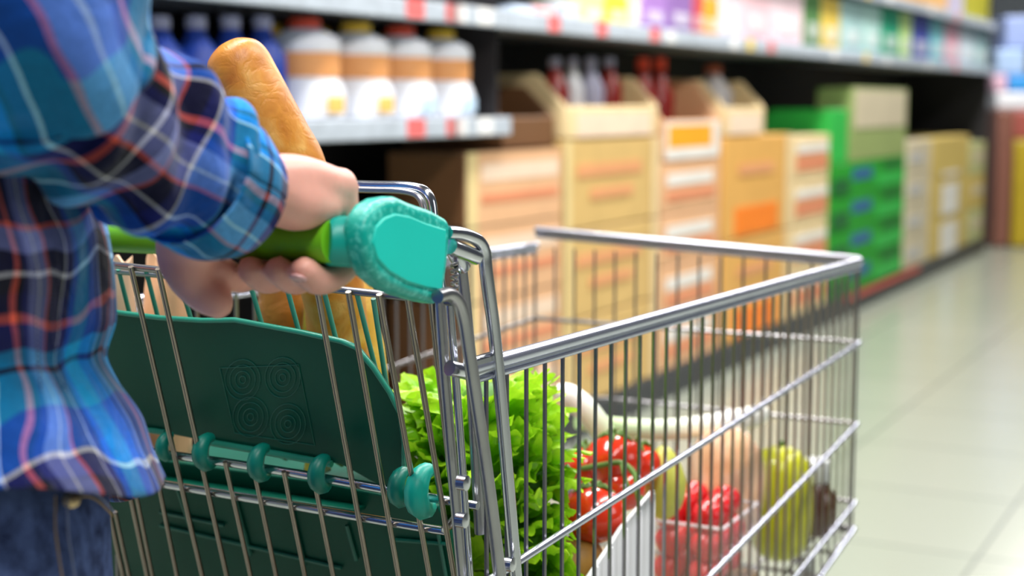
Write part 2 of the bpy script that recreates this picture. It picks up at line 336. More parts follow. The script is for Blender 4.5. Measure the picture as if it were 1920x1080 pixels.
for (x, y, cn, c), nx in zip(up, up[1:]):
    u0, u1 = U(x), U(nx[0]); top = min(WZ(x, y), WU2 - .06)
    m = soft('pack_' + cn.replace(' ', '_'), c, .45); t = empty('food_pack', C((u0 + u1) / 2, VS + .12, WU)); tag(t, f'{cn} pack on the upper shelf above the cardboard boxes', 'pack', 'packs on the upper shelf')
    b = MB(); uc, uh = (u0 + u1) / 2, (u1 - u0) / 2 - .004; wc, wh = (WU + top) / 2, (top - WU) / 2
    b.box(C(uc, VS + .03 + .1, wc + .003), F * uh, L * .1, Z * wh); b.build('pack_body', m, t, bevel=.015)
    cc = tuple(min(1, q * .5 + .45) for q in c)
    b = MB(); b.box(C(uc, VS + .027, WU + wh * .6), F * uh * .6, L * .003, Z * wh * .28); b.build('printed_panel', soft('print_' + cn.replace(' ', '_'), cc), t, bevel=.002)
# the highest shelf, seen only at the far right
hp = [(1560, 'olive green', (.35, .40, .10)), (1620, 'orange', (.85, .45, .06)), (1675, 'amber', (.80, .42, .10)), (1728, 'light orange', (.85, .50, .20)), (1775, 'lilac', (.55, .50, .65)), (1805, 'olive', (.45, .42, .03)), (1835, 'dark olive', (.38, .36, .02)), (1852, None, None)]
for (x, cn, c), nx in zip(hp, hp[1:]):
    u0, u1 = U(x), U(nx[0]); b = MB(); uc, uh = (u0 + u1) / 2, (u1 - u0) / 2 - .004
    b.box(C(uc, VS + .15, WU2 + .123), F * uh, L * .12, Z * .12); tag(b.build('food_pack', soft('high_' + cn.replace(' ', '_'), c), bevel=.015), f'{cn} pack on the highest shelf at the upper right', 'pack', 'packs on the highest shelf')
# end-of-aisle display
UE = UFAR + .9
def disp(name, label, cat, px0, px1, y0, y1, col, dd=0):
    d = 12.0 + dd
    a, b_ = P(px0, y0, d), P(px1, y1, d)
    m = MB(); c = (a + b_) / 2; m.box((c.x, c.y + .15, c.z), ((b_.x - a.x) / 2 - .002, 0, 0), (0, .15, 0), (0, 0, abs(a.z - b_.z) / 2))
    return tag(m.build(name, soft('disp_' + name + str(px0) + str(y0), col), bevel=.02), label, cat)
fy = 195 + H * FPX / 12.0 
disp('display_bin', 'tall olive-yellow bin at the end of the aisle', 'bin', 1900, 2010, 262, fy, (.50, .36, .02))
disp('display_box', 'white and blue box on the far display', 'box', 1868, 1925, 92, 140, (.45, .62, .92))
disp('display_box', 'pink box on the far display', 'box', 1863, 1890, 141, 172, (.85, .55, .70))
disp('display_box', 'bright blue box right on the far display', 'box', 1891, 1980, 141, 172, (.05, .35, .85))
disp('display_box', 'white box low on the far display', 'box', 1868, 1980, 173, 205, (.88, .90, .98))
disp('display_stand', 'red-brown stand at the end of the aisle', 'stand', 1866, 1899, 206, fy, (.25, .10, .07))
disp('display_stand', 'dull red counter top above the yellow bin', 'stand', 1900, 2010, 206, 260, (.40, .10, .08))
disp('display_box', 'deep blue box high on the far display', 'box', 1885, 1960, 30, 91, (.35, .45, .80))

# ================================================================ SHOPPING CART
cart = empty('shopping_cart', C(.4, .22, 0))
tag(cart, 'chrome wire shopping cart with green handle and teal end cap', 'shopping cart')
LN = uvw(ps(1612, 487))[0]; WD = uvw(P(1005, 431, 1) * 0 + pf(1005, 431, LN))[1]; WR = WD + .0
RIMF = ps(1612, 487).z
print('CART', LN, WD, RIMW, RIMF, uvw(pf(1005, 431, LN)))
# horizontal rails on the near side, (rear height, front height) below rim
def nz(px, py): q = uvw(ps(px, py)); return q
def railw(p0, p1):
    a, b = nz(*p0), nz(*p1); return lambda u: lerp(a[2], b[2], (u - a[0]) / (b[0] - a[0]))
top_f = railw((885, 690), (1612, 490)); r2 = railw((975, 1045), (1610, 641)); r3 = railw((1330, 1075), (1606, 792)); r4 = railw((1490, 1075), (1602, 938)); r5 = railw((1535, 1078), (1598, 990))
UTOP = .0
def bot(u): return r5(u)
def clampw(fn, u, lo): return max(fn(u), lo + bot(u))
lows = [None, 0, .20, .10, .0]
rails = [top_f, r2, r3, r4, bot]
def side(name, v, sgn, label):
    wires = MB()
    s = MB()
    path = [C(u, v, top_f(u)) for u in [LN * k / 20 for k in range(21)]]
    s.tube(path, .0052, 10); s.tube([p + Z * -.0085 for p in path], .0028, 8)
    s.slab([path[0] + Z * .002 + L * -.0012, path[-1] + Z * .002 + L * -.0012, path[-1] + Z * -.0085 + L * -.0012, path[0] + Z * -.0085 + L * -.0012], L, .0024)
    panel = s.build('side_panel', rail_m, cart); 
    for k, rf in enumerate(rails[1:]):
        m = MB(); m.tube([C(LN * q / 20, v - sgn * .003, rf(LN * q / 20)) for q in range(21)], .0030 if k < 3 else .0034, 8); m.build('side_rail', rail_m if sgn > 0 else wire_m, panel)
    xs = [957, 993, 1026, 1057.5, 1089, 1119, 1147, 1175, 1203, 1228.5, 1252, 1277, 1299, 1321, 1342, 1363, 1382, 1400, 1417, 1435, 1454, 1469.5, 1484, 1499.5, 1514, 1528, 1543.5, 1557, 1569, 1583, 1594, 1605]
    us = [nz(x, 600)[0] for x in xs]; n = len(us); step = (us[-1] - us[0]) / (n - 1)
    for i in range(-1, n):
        u = us[0] + step * i
        if u < .015: continue
        wires.tube([C(u, v + sgn * .0028, top_f(u) - .006), C(u, v + sgn * .0028, bot(u))], .0018, 6)
    wires.build('vertical_wires', wire_m, panel)
side('near', 0.0, 1, ''); side('far', WD, -1, '')
# front panel
s = MB(); s.tube([C(LN, v, lerp(RIMF, pf(1005, 431, LN).z, v / WD)) for v in [WD * k / 8 for k in range(9)]], .0052, 10)
s.tube([C(LN, v, lerp(RIMF, pf(1005, 431, LN).z, v / WD) - .008) for v in [WD * k / 8 for k in range(9)]], .0026, 8)
fp = s.build('front_panel', mat('front_rim', (.30, .30, .34), .30, .95, var=.05), cart)
for rf in rails[1:]:
    m = MB(); m.tube([C(LN + .003, WD * k / 8, rf(LN)) for k in range(9)], .0028, 8); m.build('front_rail', wire_m, fp)
wires = MB(); NF = 15
for i in range(NF + 1):
    v = WD * (i + .0) / NF
    wires.tube([C(LN - .002, v, RIMF - .004), C(LN - .002, v, bot(LN))], .0018, 6)
wires.build('vertical_wires', wire_m, fp)
# floor of the basket
s = MB()
for i in range(13):
    v = WD * i / 12; s.tube([C(0.06, v, bot(0.06)), C(LN, v, bot(LN))], .0022, 6)
for i in range(14):
    u = .06 + (LN - .06) * i / 13; s.tube([C(u, 0, bot(u) - .004), C(u, WD, bot(u) - .004)], .0024, 6)
s.build('basket_floor', wire_m, cart)
# near uprights: bent tubes
RT = .0044
def tubepart(name, pts, r, m, parent=cart, it=3, n=12):
    b = MB(); b.tube(smoothpath(pts, it), r, n); return b.build(name, m, parent)
fr = [ps(838, 436, -.004), ps(868, 438, -.004), ps(908, 455, -.004), ps(912, 520, -.004), ps(930, 640, -.004), ps(967, 1075, -.004), ps(990, 1330, -.004)]
tubepart('upright_tube', fr, RT, chrome)
fr2 = [ps(820, 556, -.010), ps(846, 548, -.010), ps(868, 580, -.010), ps(882, 680, -.010), ps(915, 900, -.010), ps(938, 1085, -.010), ps(965, 1330, -.010)]
tubepart('upright_tube', fr2, RT, chrome_dull)
tubepart('upright_tube', [ps(824, 560, .012), ps(838, 760, .012), ps(866, 1080, .012), ps(890, 1330, .012)], .0036, chrome_dull)
tubepart('upright_tube', [ps(842, 560, .018), ps(862, 800, .018), ps(880, 1080, .018), ps(900, 1330, .018)], .0028, chrome)
tubepart('upright_tube', [ps(862, 478, .03), ps(872, 560, .03), ps(884, 700, .03), ps(900, 1000, .03)], .0040, chrome_dull)
# hoop behind the grip, running across the cart
hu = uvw(ps(800, 380, .06))[0]
hoop = [C(hu, WD - .06, uvw(pf(660, 350, hu))[2] + .0), pf(600, 345, hu), pf(700, 350, hu), pf(770, 350, hu), pf(806, 362, hu), pf(812, 420, hu), pf(822, 520, hu), pf(840, 640, hu)]
tubepart('seat_hoop', hoop, .0042, chrome)
tubepart('seat_hoop', [p + F * -.010 + Z * -.002 for p in hoop[1:7]], .0022, chrome_dull)
# clamps
for (a, b_, v) in ((( 845, 462), (892, 482), -.002), ((843, 690), (875, 698), .004), ((850, 470), (868, 500), .01)):
    m = MB(); m.tube([ps(*a, v), ps((a[0] + b_[0]) / 2, (a[1] + b_[1]) / 2, v - .002), ps(*b_, v)], .0052, 10); m.build('clamp', chrome, cart)
m = MB(); m.box(ps(905, 683, -.001), F * .022, L * .0035, Z * .0065); m.build('rail_bracket', chrome, cart, bevel=.002)
for q in ((868, 905), (866, 975), (955, 1058)):
    m = MB(); m.lathe(ps(*q, -.008) , [(.0001, -.004), (.005, -.003), (.005, .003), (.0001, .004)], 12, L); m.build('rivet', chrome, cart)
# spring near clamp
m = MB(); m.tube([ps(852 + 6 * sin(k * .9), 490 + k * 1.6, .006 + .004 * cos(k * .9)) for k in range(44)], .0011, 6); m.build('spring', chrome_dull, cart)

# handle
UH = uvw(ps(628, 450, .018))[0]
h0, h1 = pf(600, 451, UH), pf(205, 447, UH)
hd = (h1 - h0).normalized(); hend = h0 + hd * (WD - .05)
hr0 = 44 / FPX * (h0 - CAM).dot(FWD); hr1 = hr0 * .70
m = MB(); npt = 24
m.tube([lerp(h0 - hd * .01, hend, k / npt) for k in range(npt + 1)], [lerp(hr0 * .98, hr0 * .60, min(1, k / npt * 2.2)) for k in range(npt + 1)], 28)
handle = m.build('handle_grip', green_bar, cart)
HR = lambda s: lerp(hr0 * .98, hr0 * .72, min(1, (s + .01) / (h1 - h0).length * .9))
# teal end cap with collar
cap_px = [(685, 430), (692, 404), (706, 384), (724, 373), (748, 369), (775, 381), (815, 395), (846, 412), (848, 440), (842, 500), (834, 560), (828, 572), (800, 566), (764, 556), (730, 541), (708, 522), (694, 494), (686, 462)]
CV0 = -.006
def cap(vc, tk, pxs, name, m_, bev, parent, seg=4):
    poly = [ps(x, y, vc) for (x, y) in pxs]; b = MB(); b.slab(poly, L, tk); return b.build(name, m_, parent, bevel=bev, seg=seg)
capo = cap(CV0, .017, cap_px, 'end_cap', teal, .0078, cart, 6)
in_px = [(700, 455), (706, 425), (722, 408), (742, 400), (770, 405), (800, 418), (838, 430), (836, 480), (829, 545), (800, 540), (765, 530), (730, 510), (708, 485)]
cap(CV0 - .0012, .004, in_px, 'end_cap_face', teal_flat, .0012, capo, 2)
m = MB(); c0 = ps(690, 455, .008); c1 = h0 + hd * -.004
m.tube([c0, lerp(c0, c1, .5), lerp(c0, c1, .9), c1], [hr0 * 1.12, hr0 * 1.10, hr0 * 1.08, hr0 * 1.0], 32); m.build('grip_collar', mat('teal_collar', (.0, .36, .30), .4, var=.04), cart)
# mirror fittings at the far end
m = MB(); ce = hend; m.slab([ce + F * a + Z * b for a, b in ((-.03, -.02), (-.03, .02), (.0, .035), (.10, .02), (.10, -.04), (.03, -.035))], L, .03); m.build('end_cap', teal, cart, bevel=.01, seg=3)
tubepart('upright_tube', [C(-.02, WD, ce.z), C(.0, WD, RIMW), C(.06, WD, .6)], RT, chrome)

# rear gate
gate_wire_m = mat('gate_wire', (.30, .26, .22), .28, .95, var=.1)
gate_m = MB()
ga, gb = pg(215, 497), pg(852, 567)
gl = (gb - ga)
gate_m.tube([ga - gl * .45, ga, lerp(ga, gb, .5), gb], .0026, 10)
gate = gate_m.build('rear_gate', wire_m, cart)
tall = [((150, 480), (275, 1075)), ((100, 478), (230, 1075)), ((245, 500), (379, 1078)), ((296, 504), (425, 1078)), ((594, 541), (692, 1078)), ((653, 547), (747, 1078)), ((711, 552), (805, 1078)), ((764, 558), (838, 1000)), ((808, 562), (856, 1000))]
for a, b_ in tall:
    p, q = pg(*a, -.004), pg(*b_, -.004); m = MB(); m.tube([p, q, q + (q - p) * .35], .0021, 8); m.build('gate_wire', gate_wire_m, gate)
for a, b_ in [((422, 866), (469, 1075)), ((475, 874), (517, 1075)), ((532, 884), (571, 1075)), ((588, 893), (624, 1075)), ((251, 905), (285, 1075)), ((297, 905), (331, 1075)), ((216, 960), (241, 1075))]:
    p, q = pg(*a, -.003), pg(*b_, -.003); m = MB(); m.tube([p, q, q + (q - p) * .9], .0019, 8); m.build('gate_wire', gate_wire_m, gate)
for k, pts in enumerate([[(60, 810), (290, 848), (430, 868), (592, 894), (780, 928), (896, 948)], [(60, 868), (290, 905), (560, 950), (810, 992), (835, 990), (858, 968)]]):
    m = MB(); m.tube(catmull([pg(*q, .002) for q in pts], 5), .0033, 10); m.build('gate_crossbar', chrome, gate)
q0, q1 = pg(60, 1180), pg(880, 1250); m = MB(); m.tube([q0, q1], .003, 8); m.build('gate_crossbar', chrome, gate)
# seat back plate (green plastic)
def pp(x, y, o=.030): return pg(x, y, o)
outline = [(40, 565), (100, 568), (205, 584), (300, 596), (380, 601), (440, 600), (560, 622), (640, 640), (668, 652), (700, 690), (730, 735), (750, 775), (758, 830), (757, 880), (748, 930), (700, 905), (640, 872), (620, 868), (500, 848), (385, 828), (275, 806), (40, 778)]
b = MB(); b.slab([pp(*q) for q in outline], F + Z * GK, .0045); seat = b.build('seat_back', seat_green, cart, bevel=.0015)
# moulded rim on the plate edge
b = MB(); b.tube([pp(x, y, .028) for x, y in outline[:15]], .0020, 8); b.build('seat_rim', mat('seat_rim', (.02, .28, .19), .35), seat)
b = MB(); b.tube([pp(x, y + 2, .028) for x, y in ((385, 826), (500, 846), (622, 868))], .0028, 8); b.tube([pp(x, y, .028) for x, y in ((200, 792), (275, 806), (310, 811))], .0025, 8); b.build('seat_rib', mat('seat_rim', (0, 0, 0)), seat)
# embossed drawing: frame and four ringed discs
b = MB()
fr_ = [(412, 690), (560, 684), (590, 835), (440, 812), (412, 690)]
b.tube([pp(*q, .0295) for q in fr_], .0004, 6)
for (cx, cy) in ((455, 712), (530, 708), (470, 782), (540, 795)):
    for rr in (33, 24, 14, 6):
        b.tube([pp(cx + rr * cos(a * pi / 12), cy + rr * 1.15 * sin(a * pi / 12), .0295) for a in range(25)], .00035, 5)
b.build('embossed_marks', mat('emboss', (.01, .15, .10), .4), seat)
# lower plate
b = MB(); b.slab([pp(x, y, .045) for x, y in ((60, 838), (290, 862), (600, 905), (820, 950), (845, 1000), (858, 1150), (870, 1300), (230, 1300))], F + Z * GK, .004); low = b.build('seat_base', seat_green, cart, bevel=.001)
b = MB()
for (x0, y0, x1, y1) in ((545, 950, 572, 1060), (650, 985, 668, 1050), (440, 930, 470, 1040), (330, 910, 360, 1000), (822, 1000, 838, 1090), (300, 985, 640, 1065), (740, 1012, 840, 1020), (300, 960, 420, 985)):
    b.tube([pp(x0, y0, .043), pp(x1, y1, .043)], .0016, 6)
b.build('seat_rib', mat('seat_rib2', (.0, .16, .11), .4), low)
# hooks clipping over the crossbar
for (x, y, s) in ((317, 842, .8), (392, 852, 1), (495, 872, 1), (608, 893, 1), (757, 918, 1.0), (800, 925, 1.35)):
    b = MB(); c = pp(x, y - 6, .004); cr = .0105 * s
    pts = [c + (F * -1 * cos(a) + Z * sin(a)) * cr * 1.0 for a in [lerp(1.9, -2.0, k / 9) for k in range(10)]]
    b.tube(pts, [cr * .35 + cr * .28 * sin(pi * k / 9) for k in range(10)], 8); b.build('seat_hook', teal_dark if s <= 1 else mat('teal_hook', (.0, .36, .28), .4), seat)
# teal inner wires standing above the plate
for (a, c_) in (((222, 505), (246, 600)), ((272, 500), (300, 610)), ((335, 520), (362, 612)), ((470, 536), (493, 615)), ((538, 540), (562, 628)), ((606, 540), (632, 645)), ((668, 545), (706, 700)), ((700, 560), (730, 760))):
    b = MB(); b.tube([pg(*a, .055), pg(*c_, .055)], .0019, 8); b.build('seat_wire', seat_inner, cart)
b = MB(); b.tube([pg(100, 500, .055), pg(720, 552, .055)], .002, 8); b.build('seat_crossbar', chrome_dull, cart)

# chassis and wheels under the basket
b = MB()
for v in (.03, WD - .03):
    b.tube(smoothpath([C(.03, v, .66), C(.0, v, .40), C(-.02, v, .17), C(.12, v, .14), C(LN - .1, v, .14), C(LN - .06, v, .30), C(LN - .1, v, bot(LN - .1) - .004)], 2), .010, 10)
for u in (.0, .45, LN - .12): b.tube([C(u, .03, .145), C(u, WD - .03, .145)], .008, 8)
b.build('chassis', chrome_dull, cart)
tyre = mat('rubber', (.03, .03, .03), .7)
for u in (.02, LN - .1):
    for v in (.03, WD - .03):
        b = MB(); b.lathe(C(u, v - .012, .06), [(.02, -.002), (.055, 0), (.06, .006), (.06, .018), (.055, .024), (.02, .026)], 24, L); wh = b.build('wheel', tyre, cart)
        b = MB(); b.slab([C(u - .02, v - .018, .14), C(u + .02, v - .018, .14), C(u + .012, v - .018, .05), C(u - .012, v - .018, .05)], L, .003); b.slab([C(u - .02, v + .018, .14), C(u + .02, v + .018, .14), C(u + .012, v + .018, .05), C(u - .012, v + .018, .05)], L, .003); b.build('wheel_fork', chrome_dull, wh)

# ================================================================ GROCERIES
def ellipsoid(c, a, b_, cc, name, m, parent=None, amp=0., nsc=12., n=28, prof=None, seed=0, origin=None):
    """closed body of half axes a, b_, cc (vectors); prof(t) scales the section along cc"""
    mb = MB(); c = Vector(c); rows = n // 2 + 4; vs = []
    for i in range(rows + 1):
        th = pi * i / rows; t = cos(th); r = sin(th)
        if prof: r = r * prof(t)
        for k in range(n):
            ph = 2 * pi * k / n; p = c + a * (r * cos(ph)) + b_ * (r * sin(ph)) + cc * t
            if amp: p = p + (p - c).normalized() * amp * noise.noise(p * nsc + Vector((seed, seed * 2, 0)))
            vs.append(p)
    fs = [(i * n + k, i * n + (k + 1) % n, (i + 1) * n + (k + 1) % n, (i + 1) * n + k) for i in range(rows) for k in range(n)]
    mb.add(vs, fs); o = mb.build(name, m, parent, origin=origin)
    bm = bmesh.new(); bm.from_mesh(o.data); bmesh.ops.remove_doubles(bm, verts=bm.verts, dist=1e-5); bmesh.ops.recalc_face_normals(bm, faces=bm.faces); bm.to_mesh(o.data); bm.free()
    return o
# seat shelf that carries the bread
SW = pg(650, 945, .05).z
b = MB(); b.slab([C(.085, .152, SW), C(.085, WD - .03, SW), C(.235, WD - .03, SW - .006), C(.235, .152, SW - .006)], Z, .004); b.build('seat_floor', seat_green, cart, bevel=.001)

def bread_mat(name, c1, c2, c3):
    m = bpy.data.materials.new(name); m.use_nodes = True; nt = m.node_tree; b = nt.nodes['Principled BSDF']
    tc = nt.nodes.new('ShaderNodeTexCoord'); nz = nt.nodes.new('ShaderNodeTexNoise'); nz.inputs['Scale'].default_value = 26; nz.inputs['Detail'].default_value = 6
    nz.inputs['Distortion'].default_value = .6
    vo = nt.nodes.new('ShaderNodeTexVoronoi'); vo.inputs['Scale'].default_value = 75; vo.feature = 'DISTANCE_TO_EDGE'
    nt.links.new(tc.outputs['Object'], nz.inputs['Vector'])
    mx = nt.nodes.new('ShaderNodeMix'); mx.data_type = 'VECTOR'; mx.inputs[0].default_value = .06
    nt.links.new(tc.outputs['Object'], mx.inputs[4]); nt.links.new(nz.outputs['Color'], mx.inputs[5]); nt.links.new(mx.outputs[1], vo.inputs['Vector'])
    rp = nt.nodes.new('ShaderNodeValToRGB'); e = rp.color_ramp.elements
    e[0].position = .30; e[0].color = (*c1, 1); e[1].position = .72; e[1].color = (*c3, 1); q = e.new(.5); q.color = (*c2, 1)
    nt.links.new(nz.outputs['Fac'], rp.inputs['Fac']); nt.links.new(rp.outputs['Color'], b.inputs['Base Color'])
    b.inputs['Roughness'].default_value = .42; b.inputs['Coat Weight'].default_value = .15; b.inputs['Coat Roughness'].default_value = .35
    ad = nt.nodes.new('ShaderNodeMath'); ad.operation = 'MULTIPLY_ADD'; ad.inputs[1].default_value = .8
    mr = nt.nodes.new('ShaderNodeMath'); mr.operation = 'MINIMUM'; mr.inputs[1].default_value = .18
    nt.links.new(vo.outputs['Distance'], mr.inputs[0]); nt.links.new(mr.outputs[0], ad.inputs[0]); nt.links.new(nz.outputs['Fac'], ad.inputs[2])
    bm = nt.nodes.new('ShaderNodeBump'); bm.inputs['Strength'].default_value = .22; bm.inputs['Distance'].default_value = .005
    nt.links.new(ad.outputs[0], bm.inputs['Height']); nt.links.new(bm.outputs['Normal'], b.inputs['Normal'])
    return m
crust = bread_mat('baguette_crust', (.42, .11, .006), (.66, .26, .025), (.84, .50, .13))
crust2 = bread_mat('pale_crust', (.62, .32, .04), (.74, .42, .07), (.82, .56, .16))
crust3 = bread_mat('dark_crust', (.22, .10, .01), (.36, .15, .02), (.5, .22, .04))
def baguette(pts, rr, m, label, nn=26, flat=None):
    path = catmull(pts, 8); k = len(path); mb = MB(); rs = []
    Ltot = (k - 1)
    for i in range(k):
        t = i / Ltot
        e = min(1, sqrt(max(0, 1 - (1 - min(1, t / .16)) ** 2)) + .02) * min(1, sqrt(max(0, 1 - (1 - min(1, (1 - t) / .14)) ** 2)) + .02)
        rs.append(rr * e * (1 + .03 * sin(t * 23)))
    mb.tube(path, rs, nn)
    mb.v = [p + Vector((1, .4, .3)) * .0016 * noise.noise(p * 40) + Vector((.3, .2, 1)) * .0022 * noise.noise(p * 22 + Vector((5, 5, 5))) for p in mb.v]
    return tag(mb.build('baguette', m), label, 'bread')
baguette([P(425, 78, 1.12), P(446, 118, 1.12), P(495, 205, 1.12), P(540, 290, 1.125), P(572, 370, 1.13), P(600, 450, 1.145), P(622, 540, 1.16), P(636, 640, 1.185), P(642, 740, 1.20), P(643, 875, 1.212)], .0242, crust, 'long golden baguette standing up behind the forearm')
baguette([P(644, 480, 1.225), P(655, 520, 1.225), P(670, 600, 1.23), P(684, 680, 1.24), P(690, 760, 1.25), P(692, 856, 1.26)], .0175, crust2, 'short pale yellow baguette below the teal grip cap')
baguette([P(520, 500, 1.24), P(528, 560, 1.24), P(534, 640, 1.245), P(536, 760, 1.25), P(536, 864, 1.25)], .020, crust3, 'dark crusted baguette under the fingers')
olive = mat('olive_paper', (.30, .27, .03), .45, var=.25, scale=30, bump=.3, bscale=60, bdist=.004)
def bag(name, label, cat, px0, px1, py0, d, wz, depth, m, stripes=None, parts=()):
    a, b_ = P(px0, py0, d), P(px1, py0, d); mb = MB(); nx, nzv = 14, 14
    hgt = a.z - wz; wd = (b_ - a).length / 2; c = (a + b_) / 2; ax = L * -wd
    def pt(i, j, s):
        x = lerp(-1, 1, i / nx); y = j / nzv; fat = depth * (.35 + .65 * sqrt(max(0, 1 - x * x))) * (1 - .75 * y ** 3)
        p = c + ax * x * (1 - .03 * sin(y * 9)) + F * (s * fat * .5); p.z = wz + hgt * y + .004 * sin(x * 7 + s)
        return p + Vector((1, 1, 0)) * .003 * noise.noise(p * 35)
    vs = [pt(i, j, s) for s in (-1, 1) for j in range(nzv + 1) for i in range(nx + 1)]; W_ = nx + 1; N_ = W_ * (nzv + 1)
    fs = []
    for s in (0, 1):
        for j in range(nzv):
            for i in range(nx): q = s * N_ + j * W_ + i; fs.append((q, q + 1, q + 1 + W_, q + W_))
    for j in range(nzv):
        for i in (0, nx): q = j * W_ + i; fs.append((q, q + W_, q + W_ + N_, q + N_))
    for i in range(nx):
        for j in (0, nzv): q = j * W_ + i; fs.append((q, q + 1, q + 1 + N_, q + N_))
    mb.add(vs, fs); o = mb.build(name, m); return tag(o, label, cat)
bag('paper_bag', 'small olive paper bag between the baguettes', 'bag', 572, 612, 500, 1.22, SW + .008, .03, olive)
paper = mat('bread_paper', (.72, .44, .25), .5, var=.12, scale=14, bump=.2, bscale=40, bdist=.004)
bag('wrapped_bread', 'peach paper-wrapped bread standing left of the thumb', 'bread', 262, 350, 478, 1.26, SW + .008, .035, paper)
bag('wrapped_bread', 'pale wrapped bread beside the shirt, leftmost in the seat', 'bread', 176, 256, 486, 1.235, SW + .008, .035, mat('bread_paper2', (.78, .52, .34), .5, var=.15, scale=14))
# lettuce --------------------------------------------------------------
def lettuce_mat(name, lo, mid, hi):
    m = bpy.data.materials.new(name); m.use_nodes = True; nt = m.node_tree; b = nt.nodes['Principled BSDF']
    at = nt.nodes.new('ShaderNodeTexCoord'); nz = nt.nodes.new('ShaderNodeTexNoise'); nz.inputs['Scale'].default_value = 22; nz.inputs['Detail'].default_value = 4
    nt.links.new(at.outputs['Object'], nz.inputs['Vector'])
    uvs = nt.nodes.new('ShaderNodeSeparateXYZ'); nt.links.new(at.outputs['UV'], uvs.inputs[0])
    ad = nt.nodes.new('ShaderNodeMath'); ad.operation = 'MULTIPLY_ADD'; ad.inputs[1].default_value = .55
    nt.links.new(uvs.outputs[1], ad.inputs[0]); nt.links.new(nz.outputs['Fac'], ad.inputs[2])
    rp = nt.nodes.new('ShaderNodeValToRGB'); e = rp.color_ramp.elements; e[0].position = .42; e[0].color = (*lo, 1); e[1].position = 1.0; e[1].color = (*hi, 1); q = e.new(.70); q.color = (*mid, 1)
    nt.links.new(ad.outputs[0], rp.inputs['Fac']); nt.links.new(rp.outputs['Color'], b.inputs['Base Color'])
    b.inputs['Roughness'].default_value = .32; b.inputs['Specular IOR Level'].default_value = .6
    tr = nt.nodes.new('ShaderNodeBsdfTranslucent'); nt.links.new(rp.outputs['Color'], tr.inputs['Color'])
    mx = nt.nodes.new('ShaderNodeMixShader'); mx.inputs[0].default_value = .30
    out = nt.nodes['Material Output']; nt.links.new(b.outputs[0], mx.inputs[1]); nt.links.new(tr.outputs[0], mx.inputs[2]); nt.links.new(mx.outputs[0], out.inputs[0])
    return m
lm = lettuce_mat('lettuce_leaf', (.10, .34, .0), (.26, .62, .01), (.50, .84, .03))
LC = P(899, 900, 1.22); lu, lv, lw = uvw(LC); LB = .660
let = empty('lettuce', (LC.x, LC.y, LB)); tag(let, 'big frilly bright green lettuce at the rear of the cart', 'lettuce')
rng = random.Random(11)
def leaf(base, d, up, size, seed, name='leaf', parent=None):
    """fan shaped leaf whose rim is gathered into frills; d outward, up along the leaf"""
    side = d.cross(up).normalized(); mb = MB(); nr, na = 11, 84; vs = []; uv = []
    for i in range(nr + 1):
        r = i / nr
        for k in range(na + 1):
            t = -1 + 2 * k / na; ph = t * 1.28
            rad = size * r * (1 + .10 * sin(ph * 5 + seed))
            fr = (r ** 2.4) * size
            wv = .13 * sin(ph * 11 + seed * 3 + .6 * sin(ph * 5)) + .085 * sin(ph * 23 + seed * 7) * r
            p = base + side * (sin(ph) * rad * .86) + up * (cos(ph) * rad * .95) + d * (rad * rad / size * .42 * (.4 + cos(ph)) )
            p += (d * .9 + up * .35) * wv * fr + up * (-.10 * fr * cos(ph * 11 + seed * 3)) * r
            p += d * (.05 * size * noise.noise(p * 45 + Vector((seed, 0, 0))))
            p += (d + side * .4) * (.0075 * noise.noise(p * 95 + Vector((0, seed, 0)))) * (.3 + r) + up * .004 * noise.noise(p * 140)
            u_, v_, w_ = uvw(p); mx_ = .185 + .9 * v_ + max(0, w_ - .83) * 1.2
            if u_ > mx_ - .02: u_ = mx_ - .02 + (u_ - mx_ + .02) * .3
            if w_ > .84: v_ = min(v_, .148 if w_ < .9 else .175)
            um = .061 + GK * (GT_W - w_); w2_ = max(w_, LB + .001)
            p = C(max(u_, um), max(v_, .009), w2_)
            for tc_, tr_ in TC:
                dv_ = p - tc_
                if dv_.length < tr_: p = tc_ + dv_.normalized() * tr_
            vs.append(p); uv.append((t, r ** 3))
    W_ = na + 1
    mb.add(vs, [(i * W_ + k, i * W_ + k + 1, (i + 1) * W_ + k + 1, (i + 1) * W_ + k) for i in range(nr) for k in range(na)])
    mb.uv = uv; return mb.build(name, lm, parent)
tpos = [(1112, 964, 1.262, .0275), (1152, 862, 1.37, .027), (1194, 872, 1.39, .023), (1098, 872, 1.38, .020), (1166, 918, 1.36, .022), (1122, 900, 1.40, .022)]
TC = [(P(x, y, d), r + .004) for x, y, d, r in tpos]
LT = P(905, 575, 1.22).z; LH = (LT - LB) / 2; LRAD = .079
b = MB(); b_poly = [(.085, .02), (.66, .02), (.66, .20), (.085, .20)]
b.add([C(u_, v_, bot(u_) + .006) for u_, v_ in b_poly] + [C(u_, v_, .656) for u_, v_ in b_poly], [(0, 1, 2, 3), (4, 5, 6, 7), (0, 1, 5, 4), (1, 2, 6, 5), (2, 3, 7, 6), (3, 0, 4, 7)])
tag(b.build('carton', mat('basket_carton', (.35, .20, .09), .7), bevel=.003), 'flat brown carton lying in the cart under the groceries', 'box')
for i in range(99):
    t = 1 - 1.75 * (i + .5) / 99; a = i * 2.39996; t = min(.97, t * .98 + .06)
    rr = sqrt(1 - t * t) ** .8
    d = (F * cos(a) + L * sin(a))
    base = Vector((LC.x, LC.y, LB + LH * .80)) + d * rr * LRAD * .62 + Z * (t * LH * .72)
    tl = .35 + .55 * (1 - max(0, t)); up = (Z + d * tl * rng.uniform(.5, 1.2) + Vector((rng.uniform(-.3, .3), rng.uniform(-.3, .3), 0))).normalized(); dn = (d - up * d.dot(up)).normalized()
    leaf(base - up * .012, dn, up, rng.uniform(.040, .054), rng.uniform(0, 20), 'leaf', let)
